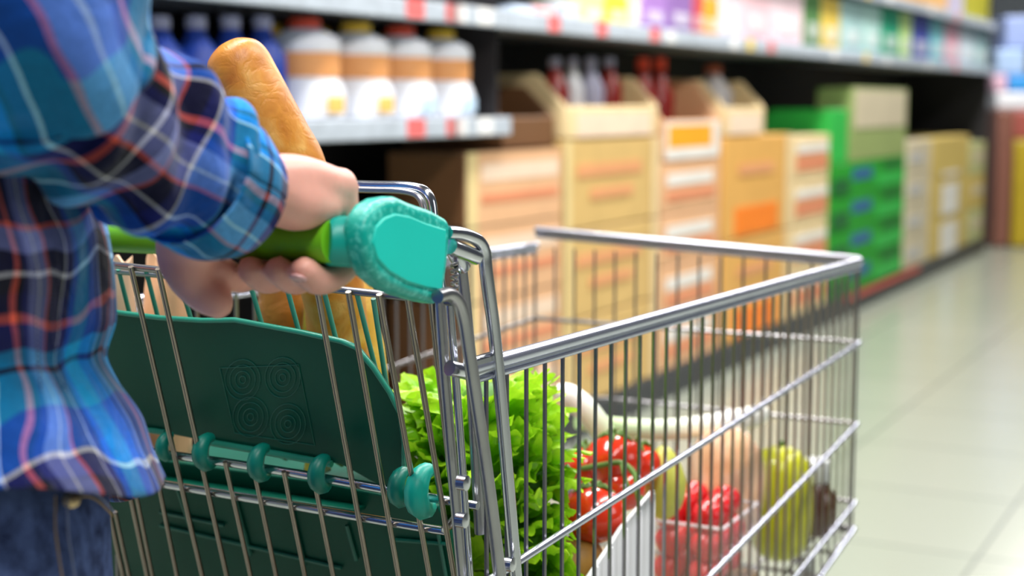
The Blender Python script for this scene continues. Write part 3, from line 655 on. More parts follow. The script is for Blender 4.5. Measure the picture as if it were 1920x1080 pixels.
ellipsoid(Vector((LC.x, LC.y, LB + LH * 1.0)) + F * .02, F * LRAD * .5, L * LRAD * .6, Z * LH * .62, 'leaf_heart', mat('lettuce_heart', (.06, .20, .01), .5), let, amp=.008, nsc=30)
b = MB(); b.lathe(Vector((LC.x, LC.y, LB)) + F * .04, [(.018, 0), (.024, .02), (.026, .10), (.015, .20)], 14); b.build('leaf_stalk', mat('stalk', (.55, .68, .30), .4), let)
# tomatoes --------------------------------------------------------------
tom_m = mat('tomato_skin', (.72, .035, .008), .16, spec=.6, coat=.5, var=.1, scale=9, sss=.08)
stem_m = mat('tomato_stem', (.10, .20, .03), .6, var=.3)
tv = empty('vine_tomatoes', P(1140, 1010, 1.33)); tag(tv, 'bunch of red tomatoes on a green vine right of the lettuce', 'tomatoes')
for (x, y, d, r) in tpos:
    c = P(x, y, d); o = ellipsoid(c, F * r, L * r, Z * r * .88, 'tomato', tom_m, tv, n=28, prof=lambda t: 1 + .06 * t * t)
    b = MB(); cc = c + Z * r * .80
    for k in range(5):
        a = 2 * pi * k / 5 + x; dd = F * cos(a) + L * sin(a)
        b.tube([cc, cc + dd * r * .35 + Z * .003, cc + dd * r * .7 - Z * .002], [.002, .0024, .0004], 6)
    b.tube([cc, cc + Z * .008], .002, 6); b.build('calyx', stem_m, tv)
b = MB(); b.tube(catmull([P(1092, 878, 1.36), P(1130, 872, 1.34), P(1165, 868, 1.33), P(1190, 890, 1.32), P(1196, 930, 1.31), P(1210, 965, 1.30)], 5), .0026, 8)
b.tube(catmull([P(1165, 868, 1.33), P(1175, 905, 1.31), P(1185, 925, 1.31)], 4), .002, 6); b.tube([P(1196, 930, 1.31), P(1220, 945, 1.31)], .0022, 6); b.build('vine', stem_m, tv)
# white card tray leaning below the tomatoes
whitec = mat('white_card', (.85, .86, .90), .5, var=.04)
b = MB(); wt_ = [ps(1228, 918, .0085), ps(1168, 988, .0085), ps(1094, 1100, .0085), ps(1094, 1215, .0085), ps(1224, 1190, .0085)]
b.slab(wt_, L, .004)
for k in range(5):
    t = k / 4; b.tube([lerp(ps(1226, 925, .0080), ps(1120, 1062, .0080), t), lerp(ps(1222, 1180, .0080), ps(1120, 1200, .0080), t)], .0016, 6)
tag(b.build('card_tray', whitec, bevel=.001), 'white ridged card tray below the tomatoes', 'tray')
# leeks
def grad_mat(name, ca, cb, axis_len, ax):
    m = bpy.data.materials.new(name); m.use_nodes = True; nt = m.node_tree; b = nt.nodes['Principled BSDF']
    tc = nt.nodes.new('ShaderNodeTexCoord'); sp = nt.nodes.new('ShaderNodeSeparateXYZ'); nt.links.new(tc.outputs['UV'], sp.inputs[0])
    rp = nt.nodes.new('ShaderNodeValToRGB'); e = rp.color_ramp.elements; e[0].position = .15; e[0].color = (*ca, 1); e[1].position = .6; e[1].color = (*cb, 1)
    nt.links.new(sp.outputs[1], rp.inputs['Fac']); nt.links.new(rp.outputs['Color'], b.inputs['Base Color']); b.inputs['Roughness'].default_value = .35
    return m
leek_m = grad_mat('leek_skin', (.42, .60, .26), (.88, .88, .82), 1, 0)
def leek(pts, rs, label):
    path = catmull(pts, 6); k = len(path); mb = MB(); n = 18
    rr = [interp([i / (len(rs) - 1) for i in range(len(rs))], rs, q / (k - 1)) for q in range(k)]
    mb.tube(path, rr, n); mb.uv = [(0, (i // n) / (k - 1)) for i in range(len(mb.v))]
    o = mb.build('leek', leek_m); tag(o, label, 'leek')
    r = MB(); e = path[-1]; dr = (path[-1] - path[-2]).normalized(); rg = random.Random(3)
    for i in range(14):
        q = Vector((rg.uniform(-1, 1), rg.uniform(-1, 1), rg.uniform(-1, 1))) * .008; r.tube([e + q * .4, e + dr * .006 + q, e + dr * .012 + q * 1.7], [.0009, .0007, .0003], 5)
    r.build('roots', mat('roots', (.7, .6, .4), .8), o)
leek([ps(1085, 788, .19), ps(1150, 800, .165), ps(1240, 806, .125), ps(1330, 798, .105), ps(1405, 784, .078), ps(1432, 776, .072)], [.010, .0105, .0115, .013, .0135, .009], 'leek with pale green end lying across the cart behind the tomatoes')
leek([P(1165, 880, 1.47), P(1135, 818, 1.46), P(1100, 770, 1.46), P(1066, 742, 1.46), P(1042, 734, 1.46)], [.011, .012, .0125, .012, .008], 'white leek end sticking up beside the lettuce')
# pear, loaf, berries, melon, bottle, potatoes
pear_m = mat('pear_skin', (.58, .60, .10), .35, var=.15, scale=40)
c = P(1244, 905, 1.42); o = ellipsoid(c, F * .022, L * .022, Z * .036, 'pear', pear_m, prof=lambda t: 1 - .28 * max(0, t)); tag(o, 'yellow-green pear between the tomatoes and the wrapped loaf', 'pear')
b = MB(); b.tube([c + Z * .033, c + Z * .044 + F * .002], .0016, 6); b.build('stem', stem_m, o)
loaf = bread_mat('loaf_crust', (.62, .30, .14), (.74, .42, .22), (.80, .52, .30))
c = ps(1362, 800, .068); zt_ = c.z; c.z = (zt_ + .666) / 2; hz_ = (zt_ - .666) / 2; lo = empty('bread_loaf', (c.x, c.y, .66)); tag(lo, 'round tan loaf in clear plastic wrap behind the red berries', 'bread')
ellipsoid(c, F * .056, L * .041, Z * hz_, 'loaf', loaf, lo, amp=.006, nsc=20, prof=lambda t: 1 + .15 * t * t)
clear = mat('clear_plastic', (.9, .93, .96), .06, alpha=.09, spec=1.0, bump=.8, bscale=28, bdist=.006, var=.01)
ellipsoid(c, F * .060, L * .046, Z * (hz_ + .004), 'plastic_wrap', clear, lo, amp=.010, nsc=26, seed=4)
berry_m = mat('berry_skin', (.70, .015, .02), .2, coat=.4, var=.15, scale=60)
bc = ps(1312, 1010, .058); bu, bv, bw = uvw(bc)
pn = empty('berry_punnet', C(bu, bv, .659)); tag(pn, 'clear plastic punnet holding red strawberries', 'punnet')
hx, hy, h0_, h1_ = .056, .044, .660, bw + .030
b = MB()
for (cu, cv, su, sv) in ((-1, 0, .0006, hy), (1, 0, .0006, hy), (0, -1, hx, .0006), (0, 1, hx, .0006)):
    b.box(C(bu + cu * hx, bv + cv * hy, (h0_ + h1_) / 2), F * su, L * sv, Z * (h1_ - h0_) / 2)
b.box(C(bu, bv, h0_), F * hx, L * hy, Z * .0006); b.build('tub', clear, pn)
b = MB(); b.tube([C(bu + i * hx, bv + j * hy, h1_) for i, j in ((-1, -1), (1, -1), (1, 1), (-1, 1), (-1, -1))], .0018, 6); b.build('rim', mat('punnet_rim', (.85, .80, .84), .2, alpha=.7), pn)
rg = random.Random(5); kk = 0
leafm = mat('berry_leaf', (.06, .20, .02), .5)
for lay in range(3):
    for i in range(3):
        for j in range(2):
            c = C(bu + (i - 1) * .034 + rg.uniform(-.003, .003), bv + (j - .5) * .037 + rg.uniform(-.003, .003), h0_ + .018 + lay * .030)
            o = ellipsoid(c, F * .016, L * .016, Z * .0165, 'strawberry', berry_m, n=18, prof=lambda t: 1 + .1 * t, origin=c - Z * .0165)
            tag(o, ['strawberry in the bottom layer of the clear punnet', 'strawberry in the middle layer of the clear punnet', 'strawberry in the top layer of the clear punnet'][lay], 'strawberry', ['strawberries in the bottom layer', 'strawberries in the middle layer', 'strawberries in the top layer'][lay])
mel = mat('melon_skin', (.52, .54, .01), .3, coat=.3, var=.18, scale=18)
c = ps(1462, 972, .050); mu, mv, mw = uvw(c)
mb = bot(mu) + .008; mt = ps(1462, 838, .050).z; c.z = (mt + mb) / 2; hh = mt - c.z
o = ellipsoid(c, F * .0375, L * .0375, Z * hh, 'melon', mel, prof=lambda t: sqrt(1 + t * t), n=36); tag(o, 'tall yellow-green melon upright at the front of the cart', 'melon')
b = MB(); b.tube([c + Z * (hh - .002), c + Z * (hh + .006)], [.004, .003], 8); b.build('stem', stem_m, o)
c = ps(1534, 900, .036) - F * .012; bu2, bv2, _ = uvw(c); wb = bot(bu2) + .006; top = ps(1534, 852, .040).z
t = empty('sauce_bottle', C(bu2, bv2, wb)); tag(t, 'dark brown bottle with white cap at the front end of the cart', 'bottle')
hgt = top - wb
b = MB(); b.lathe(C(bu2, bv2, wb), [(.024, 0), (.028, .004), (.028, hgt * .50), (.016, hgt * .66), (.012, hgt * .7)], 24); b.build('bottle_body', mat('brown_glass', (.07, .015, .006), .12, coat=.6), t)
b = MB(); b.lathe(C(bu2, bv2, wb + hgt * .68), [(.013, 0), (.016, .003), (.016, hgt * .3), (.012, hgt * .32)], 20); b.build('bottle_cap', mat('white_cap', (.85, .88, .92), .35), t)
pot = mat('potato_skin', (.40, .20, .04), .55, var=.3, scale=30)
for (x, y, d, r, lb) in ((1082, 1056, 1.26, .024, 'brown potato just below the tomatoes and lettuce'), (1090, 1180, 1.26, .026, 'brown potato low in the cart, under the other potato')):
    c = P(x, y, d); o = ellipsoid(c, F * r * 1.2, L * r, Z * r, 'potato', pot, amp=.004, nsc=25); tag(o, lb, 'potato')
# ================================================================ PERSON
skin = mat('skin', (.80, .40, .32), .40, spec=.45, sss=.18, var=.12, scale=28, bump=.25, bscale=260, bdist=.0005)
TX, TY = -.335, .80
fd = Vector((.97, .243, 0)).normalized(); lt = Vector((-fd.y, fd.x, 0))
def TP(a, b_, z): return Vector((TX, TY, z)) + fd * a + lt * b_
person = empty('person', (TX, TY, 0)); tag(person, 'person in blue plaid shirt and jeans gripping the cart handle', 'person')
body = MB()
def axp(px):                                             # point on the handle axis below pixel column px
    lo, hi = h0 - hd * .05, hend
    for _ in range(40):
        mid = (lo + hi) / 2; q = mid - CAM; x = 960 + FPX * q.x / q.dot(FWD)
        if x > px: lo = mid
        else: hi = mid
    return (lo + hi) / 2
def around(c, a, R, du=0.0): a = radians(a); return c + (F * sin(a) + Z * cos(a)) * R
nails = []
def hand(cs, wrist, elbow, thumb, lengths):
    """cs: four points on the handle axis, forefinger first"""
    mcps = []
    for k, c in enumerate(cs):
        ln = lengths[k]
        mcp = around(c, 36, .036) + F * .002 * ln; pip = around(c, 118, .0315 + .001 * ln); dip = around(c, 178, .0235); tip = around(c, 226, .0225)
        mcps.append(mcp)
        body.tube(catmull([mcp, lerp(mcp, pip, .5) + F * .001, pip, dip, tip], 4), [lerp(.0105, .0086, i / 16) for i in range(17)], 12)
        body.lathe(tip, [(.0001, -.0085), (.0055, -.0065), (.0083, -.002), (.0083, .002), (.0055, .0065), (.0001, .0085)], 12, (tip - dip))
        nails.append((tip, dip, c))
        w_ = wrist + (c - (cs[0] + cs[3]) / 2) * .62
        body.tube(catmull([w_, lerp(w_, mcp, .5) + Z * .005, mcp], 5), [lerp(.0170, .0115, i / 10) for i in range(11)], 14)
        body.tube([lerp(w_, mcp, .35) - Z * .008, lerp(w_, mcp, .95) - Z * .010], [.014, .010], 12)
        body.lathe(mcp + Z * .001, [(.0001, -.012), (.008, -.009), (.0118, 0), (.008, .009), (.0001, .012)], 12, Z)
    for a, b_ in zip(mcps, mcps[1:]): body.tube([a - F * .006, b_ - F * .006], .0105, 10)
    # heel of the hand on the little finger's side
    w_ = wrist + (cs[3] - (cs[0] + cs[3]) / 2) * .55
    body.tube([w_ + F * .01, lerp(w_, mcps[3], .55) - Z * .008, mcps[3] - Z * .012 - F * .012], [.019, .0175, .011], 14)
    body.tube(thumb[0], thumb[1], 16)
    e = thumb[0][-1]; r = thumb[1][-1]; dr = (thumb[0][-1] - thumb[0][-2]).normalized()
    body.lathe(e, [(.0001, -r), (r * .7, -r * .7), (r, 0), (r * .75, r * .6), (r * .4, r * .9), (.0001, r)], 14, dr)
    wr2 = lerp(wrist, elbow, .12)
    body.tube([wrist + F * .02, wrist, wr2, lerp(wrist, elbow, .4), lerp(wrist, elbow, .75), elbow], [.019, .0235, .0240, .029, .033, .031], 20)
cs = [axp(x) for x in (446, 500, 552, 600)]
mid = (cs[0] + cs[3]) / 2
wr = mid - F * .062 + Z * .034 - L * .006
EL = P(60, 115, .69)
def chain(pts, rs, n=6):
    path = catmull(pts, n); k = len(path); m = len(rs)
    return path, [interp([i / (m - 1) for i in range(m)], rs, q / (k - 1)) for q in range(k)]
th = chain([wr + (cs[0] - mid) * .7 + F * .012 - Z * .006, pf(352, 462, UH - .028), pf(352, 500, UH - .030), pf(372, 538, UH - .026), pf(406, 566, UH - .022)], [.019, .0190, .0158, .0128, .0108])
hand(cs, wr, EL, th, [1, 1.6, 1.2, 0])
# the other hand holds the left end of the handle
cl = [axp(x) for x in (20, -32, -82, -130)]; ml = (cl[0] + cl[3]) / 2; wl = ml - F * .073 + Z * .03
EL2 = TP(-.06, .26, 1.14)
th2 = chain([wl + (cl[0] - ml) * .7 + F * .012, cl[0] - hd * .018 - F * .028 - Z * .004, cl[0] - hd * .022 - F * .024 - Z * .022, cl[0] - hd * .016 - F * .014 - Z * .034], [.018, .018, .015, .0115])
hand(cl, wl, EL2, th2, [1, 1.6, 1.2, 0])
SH = TP(-.02, -.185, 1.40); SH2 = TP(-.02, .185, 1.40)
for e, s in ((EL, SH), (EL2, SH2)): body.tube([e, lerp(e, s, .5), s], [.031, .036, .038], 20); body.lathe(e, [(.0001, -.032), (.022, -.022), (.032, 0), (.022, .022), (.0001, .032)], 16, Z)
# trunk, neck, head, legs
def ring_loft(rows, n=40, uvon=False, amp=0, seed=0.0, thick=0):
    mb = MB(); vs = []; uv = []
    for (z, af, ab, bl, cx, cy) in rows:
        for k in range(n + (1 if uvon else 0)):
            a = 2 * pi * k / n; ca, sa = cos(a), sin(a)
            r = af if ca > 0 else ab
            p = TP(cx + r * (abs(ca) ** .9) * (1 if ca > 0 else -1), cy + bl * sa, z)
            if amp:
                aa = 2 * pi * (k % n) / n
                q = Vector((cos(aa) * 2.2, sin(aa) * 2.2, z * 6 + seed)); f = noise.noise(q * 1.3) * amp + noise.noise(q * 3.1) * amp * .5
                p += (fd * cos(aa) + lt * sin(aa)) * f
            vs.append(p); uv.append((a * .16, z))
    W_ = n + (1 if uvon else 0)
    fs = [(i * W_ + k, i * W_ + (k + 1) % W_, (i + 1) * W_ + (k + 1) % W_, (i + 1) * W_ + k) for i in range(len(rows) - 1) for k in range(n)]
    mb.add(vs, fs); mb.uv = uv; return mb
tr = [(.86, .090, .095, .132, 0, 0), (.95, .088, .085, .135, 0, 0), (1.05, .08, .07, .115, 0, 0), (1.2, .08, .075, .125, -.01, 0), (1.34, .078, .08, .150, -.015, 0), (1.41, .055, .055, .115, -.02, 0), (1.46, .045, .05, .06, -.02, 0), (1.52, .047, .05, .055, -.01, 0), (1.58, .048, .05, .055, .0, 0)]
t_ = ring_loft(tr, 28); nb = len(t_.v); t_.f += [tuple(range(28))[::-1], tuple(nb - 28 + k for k in range(28))]; body.add(t_.v, t_.f)
for s in (-1, 1):
    body.tube([TP(0, s * .08, .92), TP(.0, s * .085, .70), TP(.01, s * .09, .50), TP(-.015, s * .09, .30), TP(-.02, s * .09, .08)], [.062, .062, .046, .042, .034], 20)
    body.tube([TP(-.04, s * .09, .05), TP(.05, s * .10, .045), TP(.16, s * .105, .03)], [.035, .034, .022], 14)
HC = TP(.025, 0, 1.625)
hv = MB()
for i in range(17):
    th_ = pi * i / 16
    for k in range(24):
        ph = 2 * pi * k / 24; zz = cos(th_); rr = sin(th_)
        p = HC + fd * (.095 * rr * cos(ph)) + lt * (.074 * rr * sin(ph)) * (1 - .18 * max(0, -zz)) + Z * .118 * zz
        hv.v.append(p)
hv.f = [(i * 24 + k, i * 24 + (k + 1) % 24, (i + 1) * 24 + (k + 1) % 24, (i + 1) * 24 + k) for i in range(16) for k in range(24)]
hv.f += [tuple(range(24))]; body.add(hv.v, hv.f)
body.tube([HC + fd * .088 + Z * .015, HC + fd * .106 - Z * .018, HC + fd * .098 - Z * .026], [.007, .012, .010], 10)
for z, r in ((-.050, .007), (-.060, .008)): body.tube([HC + fd * .084 + lt * -.02 + Z * z, HC + fd * .093 + Z * z, HC + fd * .084 + lt * .02 + Z * z], r, 8)
for s in (-1, 1): body.tube([HC + lt * s * .072 + Z * .02, HC + lt * s * .082 + Z * .025 - fd * .01, HC + lt * s * .08 - Z * .01 - fd * .005, HC + lt * s * .072 - Z * .03], .009, 8)
raw = body.build('body', skin, person)
md = raw.modifiers.new('r', 'REMESH'); md.mode = 'VOXEL'; md.voxel_size = .0027; md.use_smooth_shade = True
md2 = raw.modifiers.new('s', 'SMOOTH'); md2.iterations = 5; md2.factor = .5
dg = bpy.context.evaluated_depsgraph_get(); me = bpy.data.meshes.new_from_object(raw.evaluated_get(dg))
for m2 in list(raw.modifiers): raw.modifiers.remove(m2)
raw.data = me
for p in me.polygons: p.use_smooth = True
# nails
nail_m = mat('nail', (.62, .34, .34), .25, coat=.4, var=.03)
for tip, dip, c in nails[3:4]:
    out = (tip - c).normalized(); ax = (tip - dip).normalized(); sd = ax.cross(out).normalized()
    ellipsoid(tip + out * .0062 + ax * .001, ax * .0062, sd * .0052, out * .0022, 'fingernail', nail_m, raw, n=14)
for s in (-1, 1):
    ellipsoid(HC + fd * .080 + lt * s * .031 + Z * .012, fd * .010, lt * .014, Z * .010, 'eye', mat('eye_white', (.85, .85, .85), .2), raw, n=16)
    ellipsoid(HC + fd * .0885 + lt * s * .031 + Z * .012, fd * .002, lt * .005, Z * .005, 'iris', mat('iris', (.08, .05, .03), .2), raw, n=12)
hair_m = mat('hair', (.05, .03, .02), .6, bump=.6, bscale=120, bdist=.003)
ellipsoid(HC - fd * .014 + Z * .020, fd * .098, lt * .083, Z * .112, 'hair', hair_m, person, amp=.006, nsc=30)

# ---- plaid cloth
def plaid(name, ru, rv, pu=.118, pv=.118, warp=.012, off=(0, 0)):
    m = bpy.data.materials.new(name); m.use_nodes = True; nt = m.node_tree; b = nt.nodes['Principled BSDF']; lk = nt.links.new
    tc = nt.nodes.new('ShaderNodeTexCoord'); nz = nt.nodes.new('ShaderNodeTexNoise'); nz.inputs['Scale'].default_value = 9; nz.inputs['Detail'].default_value = 2
    lk(tc.outputs['Object'], nz.inputs['Vector'])
    sb = nt.nodes.new('ShaderNodeVectorMath'); sb.operation = 'SUBTRACT'; lk(nz.outputs['Color'], sb.inputs[0]); sb.inputs[1].default_value = (.5, .5, .5)
    sc_ = nt.nodes.new('ShaderNodeVectorMath'); sc_.operation = 'SCALE'; lk(sb.outputs[0], sc_.inputs[0]); sc_.inputs['Scale'].default_value = warp * 4
    ad = nt.nodes.new('ShaderNodeVectorMath'); lk(tc.outputs['UV'], ad.inputs[0]); lk(sc_.outputs[0], ad.inputs[1])
    sp = nt.nodes.new('ShaderNodeSeparateXYZ'); lk(ad.outputs[0], sp.inputs[0]); cols = []
    for ax, per, ramp, o in ((0, pu, ru, off[0]), (1, pv, rv, off[1])):
        d = nt.nodes.new('ShaderNodeMath'); d.operation = 'MULTIPLY_ADD'; d.inputs[1].default_value = 1 / per; d.inputs[2].default_value = o; lk(sp.outputs[ax], d.inputs[0])
        fr = nt.nodes.new('ShaderNodeMath'); fr.operation = 'FRACT'; lk(d.outputs[0], fr.inputs[0])
        rp = nt.nodes.new('ShaderNodeValToRGB'); rp.color_ramp.interpolation = 'CONSTANT'; el = rp.color_ramp.elements
        el[0].position = 0; el[0].color = (*ramp[0][1], 1); el[1].position = ramp[1][0]; el[1].color = (*ramp[1][1], 1)
        for p_, c_ in ramp[2:]: q = el.new(p_); q.color = (*c_, 1)
        lk(fr.outputs[0], rp.inputs['Fac']); cols.append(rp)
    mx = nt.nodes.new('ShaderNodeMix'); mx.data_type = 'RGBA'; mx.inputs[0].default_value = .5
    lk(cols[0].outputs[0], mx.inputs[6]); lk(cols[1].outputs[0], mx.inputs[7])
    wv = nt.nodes.new('ShaderNodeTexNoise'); wv.inputs['Scale'].default_value = 420; lk(tc.outputs['Object'], wv.inputs['Vector'])
    m2_ = nt.nodes.new('ShaderNodeMix'); m2_.data_type = 'RGBA'; m2_.blend_type = 'MULTIPLY'; m2_.inputs[0].default_value = .45; gm = nt.nodes.new('ShaderNodeGamma'); gm.inputs[1].default_value = 1.45; lk(mx.outputs[2], gm.inputs[0]); lk(gm.outputs[0], m2_.inputs[6]); lk(wv.outputs['Fac'], m2_.inputs[7])
    lk(m2_.outputs[2], b.inputs['Base Color']); b.inputs['Roughness'].default_value = .85; b.inputs['Specular IOR Level'].default_value = .15
    b.inputs['Sheen Weight'].default_value = .15
    n2 = nt.nodes.new('ShaderNodeTexNoise'); n2.inputs['Scale'].default_value = 24; n2.inputs['Detail'].default_value = 3; n2.inputs['Distortion'].default_value = 1.2; lk(tc.outputs['Object'], n2.inputs['Vector'])
    bm = nt.nodes.new('ShaderNodeBump'); bm.inputs['Strength'].default_value = .45; bm.inputs['Distance'].default_value = .012; lk(n2.outputs['Fac'], bm.inputs['Height']); lk(bm.outputs['Normal'], b.inputs['Normal'])
    return m
BL = (.0, .30, .95); CY = (.01, .62, 1.); NV = (.008, .012, .09); BK = (.004, .004, .015); CO = (1., .26, .18); WH = (1., 1., 1.); LV = (.42, .46, .80); IN = (.03, .05, .30)
warp_r = [(0, CY), (.16, BL), (.30, NV), (.325, BL), (.36, WH), (.375, NV), (.50, CO), (.53, BK), (.56, IN), (.60, LV), (.67, WH), (.68, LV), (.74, CO), (.755, NV), (.86, WH), (.872, IN), (.92, NV), (.94, BL)]
weft_r = [(0, BL), (.10, CY), (.26, NV), (.285, CY), (.34, IN), (.42, CO), (.45, NV), (.52, BK), (.58, WH), (.595, NV), (.66, LV), (.73, CO), (.745, NV), (.84, IN), (.90, WH), (.915, BL)]
cloth = plaid('plaid_cloth', warp_r, weft_r, .150, .135, .010, (.25, -.42))
cloth_c = plaid('plaid_cloth_cuff', warp_r, weft_r, .150, .135, .010, (.25, .1))
cloth_t = plaid('plaid_cloth_front', warp_r, weft_r, .115, .17, .02, (.1, .3))
# torso of the shirt
def fz(y, d=.84): return H - (y - 195) / FPX * d
yl = [-700, 200, 430, 480, 600, 660, 700, 780, 850, 905, 918]
rl = [.085, .10, .116, .117, .116, .109, .114, .127, .133, .139, .141]
rows = []
zt = [1.44, 1.40, 1.34, 1.25, 1.18] + [fz(y) for y in range(240, 921, 17)]
for z in zt:
    y = 195 + (H - z) * FPX / .84; r = interp(yl, rl, y)
    if z > 1.19: rows.append((z, r * interp([1.34, 1.46], [1, .75], z), .10 * interp([1.34, 1.46], [1, .8], z), interp([1.2, 1.36, 1.40, 1.46], [.16, .175, .165, .09], z), -.01, 0))
    else: rows.append((z, r, r * .98, .155 + (r - .11) * .7, 0, 0))
sb_ = ring_loft(rows, 72, True, .007, 3.0)
ndrop = 73
for i in range(len(rows)):                                 # hem scoops up at the side seams
    if rows[i][0] < .99:
        for k in range(73):
            a = 2 * pi * k / 72; kf = (.99 - rows[i][0]) / .056
            sb_.v[i * 73 + k].z += .006 * sin(a * 5 + 1.0) * kf
for q_ in sb_.v:
    if q_.z < 1.10:
        dep = (q_ - CAM).dot(FWD); hz_ = H - (.2571 - .004 * sin(q_.x * 60)) * dep; q_.z = 1.10 + (q_.z - 1.10) * (1.10 - hz_) / (1.10 - rows[-1][0])
shirt = sb_.build('shirt', cloth_t, person)
md = shirt.modifiers.new('thick', 'SOLIDIFY'); md.thickness = .0016; md.offset = -1
md = shirt.modifiers.new('sub', 'SUBSURF'); md.levels = 1; md.render_levels = 1
def sleeve(pts, rs, name, m, parent, seed, fold=.006, n=56, sq=1.0, u0=0.0):
    path = catmull(pts, 9); k = len(path); rr = [interp([i / (len(rs) - 1) for i in range(len(rs))], rs, q / (k - 1)) for q in range(k)]
    mb = MB(); mb.tube(path, rr, n, caps=False); ln = 0; uv = []; out = []
    for i in range(k):
        if i: ln += (path[i] - path[i - 1]).length
        for q in range(n):
            p = mb.v[i * n + q]; nr = (p - path[i]).normalized()
            f = noise.noise(Vector((q / n * 2.0 * 3.14 * 0 + nr.x * 1.6, nr.z * 1.6 + nr.y, ln * 42 + seed))) * fold + noise.noise(p * 26 + Vector((seed, 0, 0))) * fold * .7 + .45 * fold * sin(ln * 150 + nr.z * 4 + nr.x * 3 + 3 * noise.noise(p * 12))
            f += fold * .5 * (max(0, 1 - abs(noise.noise(Vector((p.x * 9, p.y * 9, p.z * 16)) + Vector((seed * 3, 0, 0)))) * 5)) ** 1.5
            out.append(p + nr * f * min(1, (k - 1 - i) / 9))
    # uv seam: duplicate the first column
    vs = []; ln = 0
    for i in range(k):
        if i: ln += (path[i] - path[i - 1]).length
        for q in range(n + 1): vs.append(out[i * n + q % n]); uv.append((q / n * 2 * pi * .048 + u0, ln))
    W_ = n + 1; m3 = MB(); m3.add(vs, [(i * W_ + q, i * W_ + q + 1, (i + 1) * W_ + q + 1, (i + 1) * W_ + q) for i in range(k - 1) for q in range(n)]); m3.uv = uv
    o = m3.build(name, m, parent)
    md = o.modifiers.new('thick', 'SOLIDIFY'); md.thickness = .0018; md.offset = -1
    md = o.modifiers.new('sub', 'SUBSURF'); md.levels = 1; md.render_levels = 1
    return o
SP = [lerp(SH, SH2, .22) + Z * .035, SH + Z * .012, lerp(SH, EL, .5) + Vector((-.01, 0, 0)), P(30, -20, .665), P(82, 112, .695), P(190, 212, .728), P(300, 288, .760), P(375, 334, .785), P(408, 354, .795)]
sleeve(SP, [.040, .062, .060, .0545, .0505, .0455, .0405, .0355, .0320], 'sleeve', cloth, shirt, 2.0, .0082)
CP = [P(350, 322, .775), P(390, 344, .790), P(425, 363, .803), P(446, 374, .811)]
cuff = sleeve(CP, [.0400, .0395, .0368, .0340], 'cuff', cloth_c, shirt, 5.0, .0018, u0=.03)
sleeve([lerp(SH2, SH, .22) + Z * .035, SH2 + Z * .012, lerp(SH2, EL2, .5), EL2, lerp(EL2, wl, .5), lerp(EL2, wl, .70)], [.040, .062, .058, .054, .048, .044], 'sleeve', cloth, shirt, 8.0, .005)
# button on the underside of the sleeve
bt = P(184, 384, .79); b = MB(); b.lathe(bt, [(.0001, -.001), (.0050, -.001), (.0058, .0005), (.0045, .0016), (.003, .001), (.0001, .001)], 20, CAM - bt); b.build('button', mat('button_dark', (.03, .03, .06), .3), shirt)
# placket with stitching
b = MB(); pts = []
def surf(px, py, off=.004):
    # point of the shirt surface seen at a pixel
    r = ray(px, py); best = None; s = .60
    while s < 1.2:
        p = CAM + r * s; q = p - Vector((TX, TY, p.z)); a_, b2 = q.dot(fd), q.dot(lt); y = 195 + (H - p.z) * FPX / .84; rr = interp(yl, rl, y)
        if (a_ / (rr + off)) ** 2 + (b2 / (.155 + (rr - .11) * .7 + off)) ** 2 < 1: return p
        s += .002
    return CAM + r * .8
for s_ in (-22, 12, 22):
    pts = [surf(x + s_, y, .0075) for x, y in ((88, 500), (86, 560), (92, 640), (98, 720), (112, 800), (106, 870), (100, 912))]
    path = catmull(pts, 8)
    for i in range(0, len(path) - 1): b.tube([path[i], lerp(path[i], path[i + 1], .55)], .0005, 5)
b.build('stitching', mat('stitch', (.05, .05, .12), .8), shirt)
# jeans
jm = bpy.data.materials.new('denim'); jm.use_nodes = True; nt = jm.node_tree; bq = nt.nodes['Principled BSDF']
tc = nt.nodes.new('ShaderNodeTexCoord'); n1 = nt.nodes.new('ShaderNodeTexNoise'); n1.inputs['Scale'].default_value = 80; n1.inputs['Detail'].default_value = 8; nt.links.new(tc.outputs['Object'], n1.inputs['Vector'])
n2 = nt.nodes.new('ShaderNodeTexNoise'); n2.inputs['Scale'].default_value = 900; nt.links.new(tc.outputs['Object'], n2.inputs['Vector'])
ad = nt.nodes.new('ShaderNodeMath'); ad.operation = 'MULTIPLY_ADD'; ad.inputs[1].default_value = .5; nt.links.new(n2.outputs['Fac'], ad.inputs[0]); nt.links.new(n1.outputs['Fac'], ad.inputs[2])
rp = nt.nodes.new('ShaderNodeValToRGB'); rp.color_ramp.elements[0].position = .50; rp.color_ramp.elements[0].color = (.008, .014, .055, 1); rp.color_ramp.elements[1].position = 1.0; rp.color_ramp.elements[1].color = (.12, .18, .42, 1)
nt.links.new(ad.outputs[0], rp.inputs['Fac']); nt.links.new(rp.outputs[0], bq.inputs['Base Color']); bq.inputs['Roughness'].default_value = .85; bq.inputs['Specular IOR Level'].default_value = .15
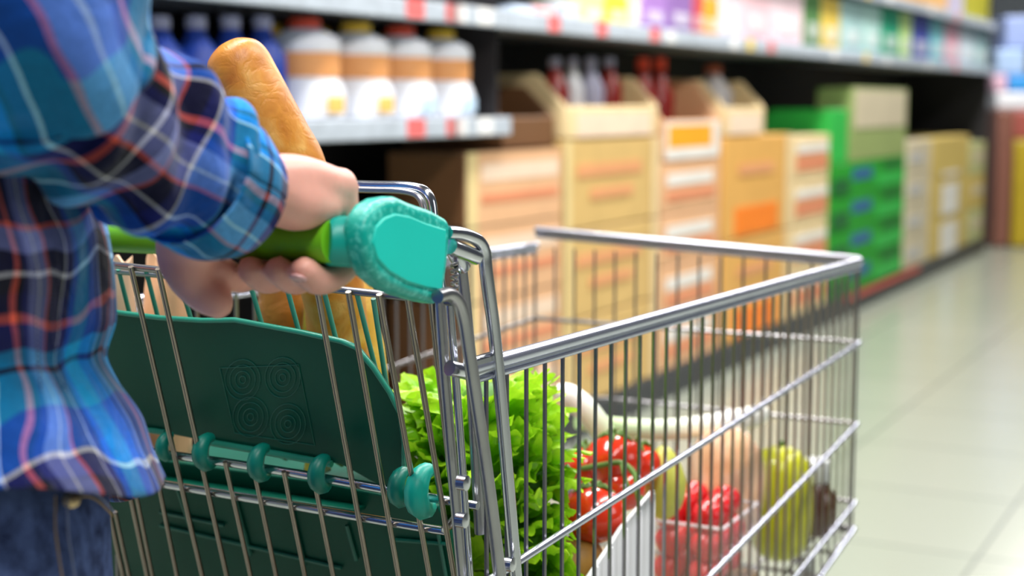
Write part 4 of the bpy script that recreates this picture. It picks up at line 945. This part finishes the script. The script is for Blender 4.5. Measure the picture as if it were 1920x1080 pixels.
jr = [(z, interp([.70, .86, .93, .97], [.108, .112, .110, .100], z), .115, interp([.7, .86, .97], [.165, .16, .142], z), 0, 0) for z in [1.01 - .012 * i for i in range(25)]]
jb = ring_loft(jr, 48, False, .003, 9.0); n0 = len(jb.v)
for s in (-1, 1):
    jb.tube([TP(0, s * .082, .78), TP(.0, s * .085, .68), TP(.01, s * .09, .50), TP(-.015, s * .09, .30), TP(-.02, s * .09, .075)], [.088, .084, .064, .062, .058], 28, caps=False)
jb.uv = []
jeans = jb.build('jeans', jm, person)
def jsurf(px, py, off=.004):
    r = ray(px, py); s = .60
    while s < 1.2:
        p = CAM + r * s; q = p - Vector((TX, TY, p.z))
        if (q.dot(fd) / (.111 + off)) ** 2 + (q.dot(lt) / (.16 + off)) ** 2 < 1: return p
        s += .001
    return CAM + r * .8
rv = jsurf(134, 936, .004); b = MB(); b.lathe(rv, [(.0001, -.001), (.0042, -.001), (.0045, .0006), (.0028, .0018), (.0001, .0022)], 16, CAM - rv); b.build('rivet', mat('brass', (.70, .52, .30), .3, .9), jeans)
thr = mat('denim_thread', (.30, .34, .50), .8); thr2 = mat('denim_thread2', (.45, .30, .14), .8)
for pxs, m in (([(126, 938), (128, 1000), (134, 1040), (142, 1090)], thr), ([(104, 930), (104, 990), (110, 1040), (118, 1090)], thr2), ([(138, 926), (165, 922), (190, 934), (216, 962)], thr), ([(140, 934), (165, 931), (188, 943), (212, 968)], thr2)):
    b = MB(); path = catmull([jsurf(*q, .0035) for q in pxs], 12)
    for i in range(0, len(path) - 1): b.tube([path[i], lerp(path[i], path[i + 1], .6)], .0006, 5)
    b.build('stitching', m, jeans)
# shoes
shoe = mat('shoe_leather', (.06, .04, .03), .4)
for s in (-1, 1):
    b = MB(); b.tube([TP(-.075, s * .09, .045), TP(-.02, s * .092, .060), TP(.07, s * .10, .050), TP(.15, s * .105, .036), TP(.20, s * .108, .030)], [.030, .046, .045, .040, .016], 20)
    b.v = [Vector((p.x, p.y, max(.004, p.z))) for p in b.v]; b.build('shoe', shoe, person)
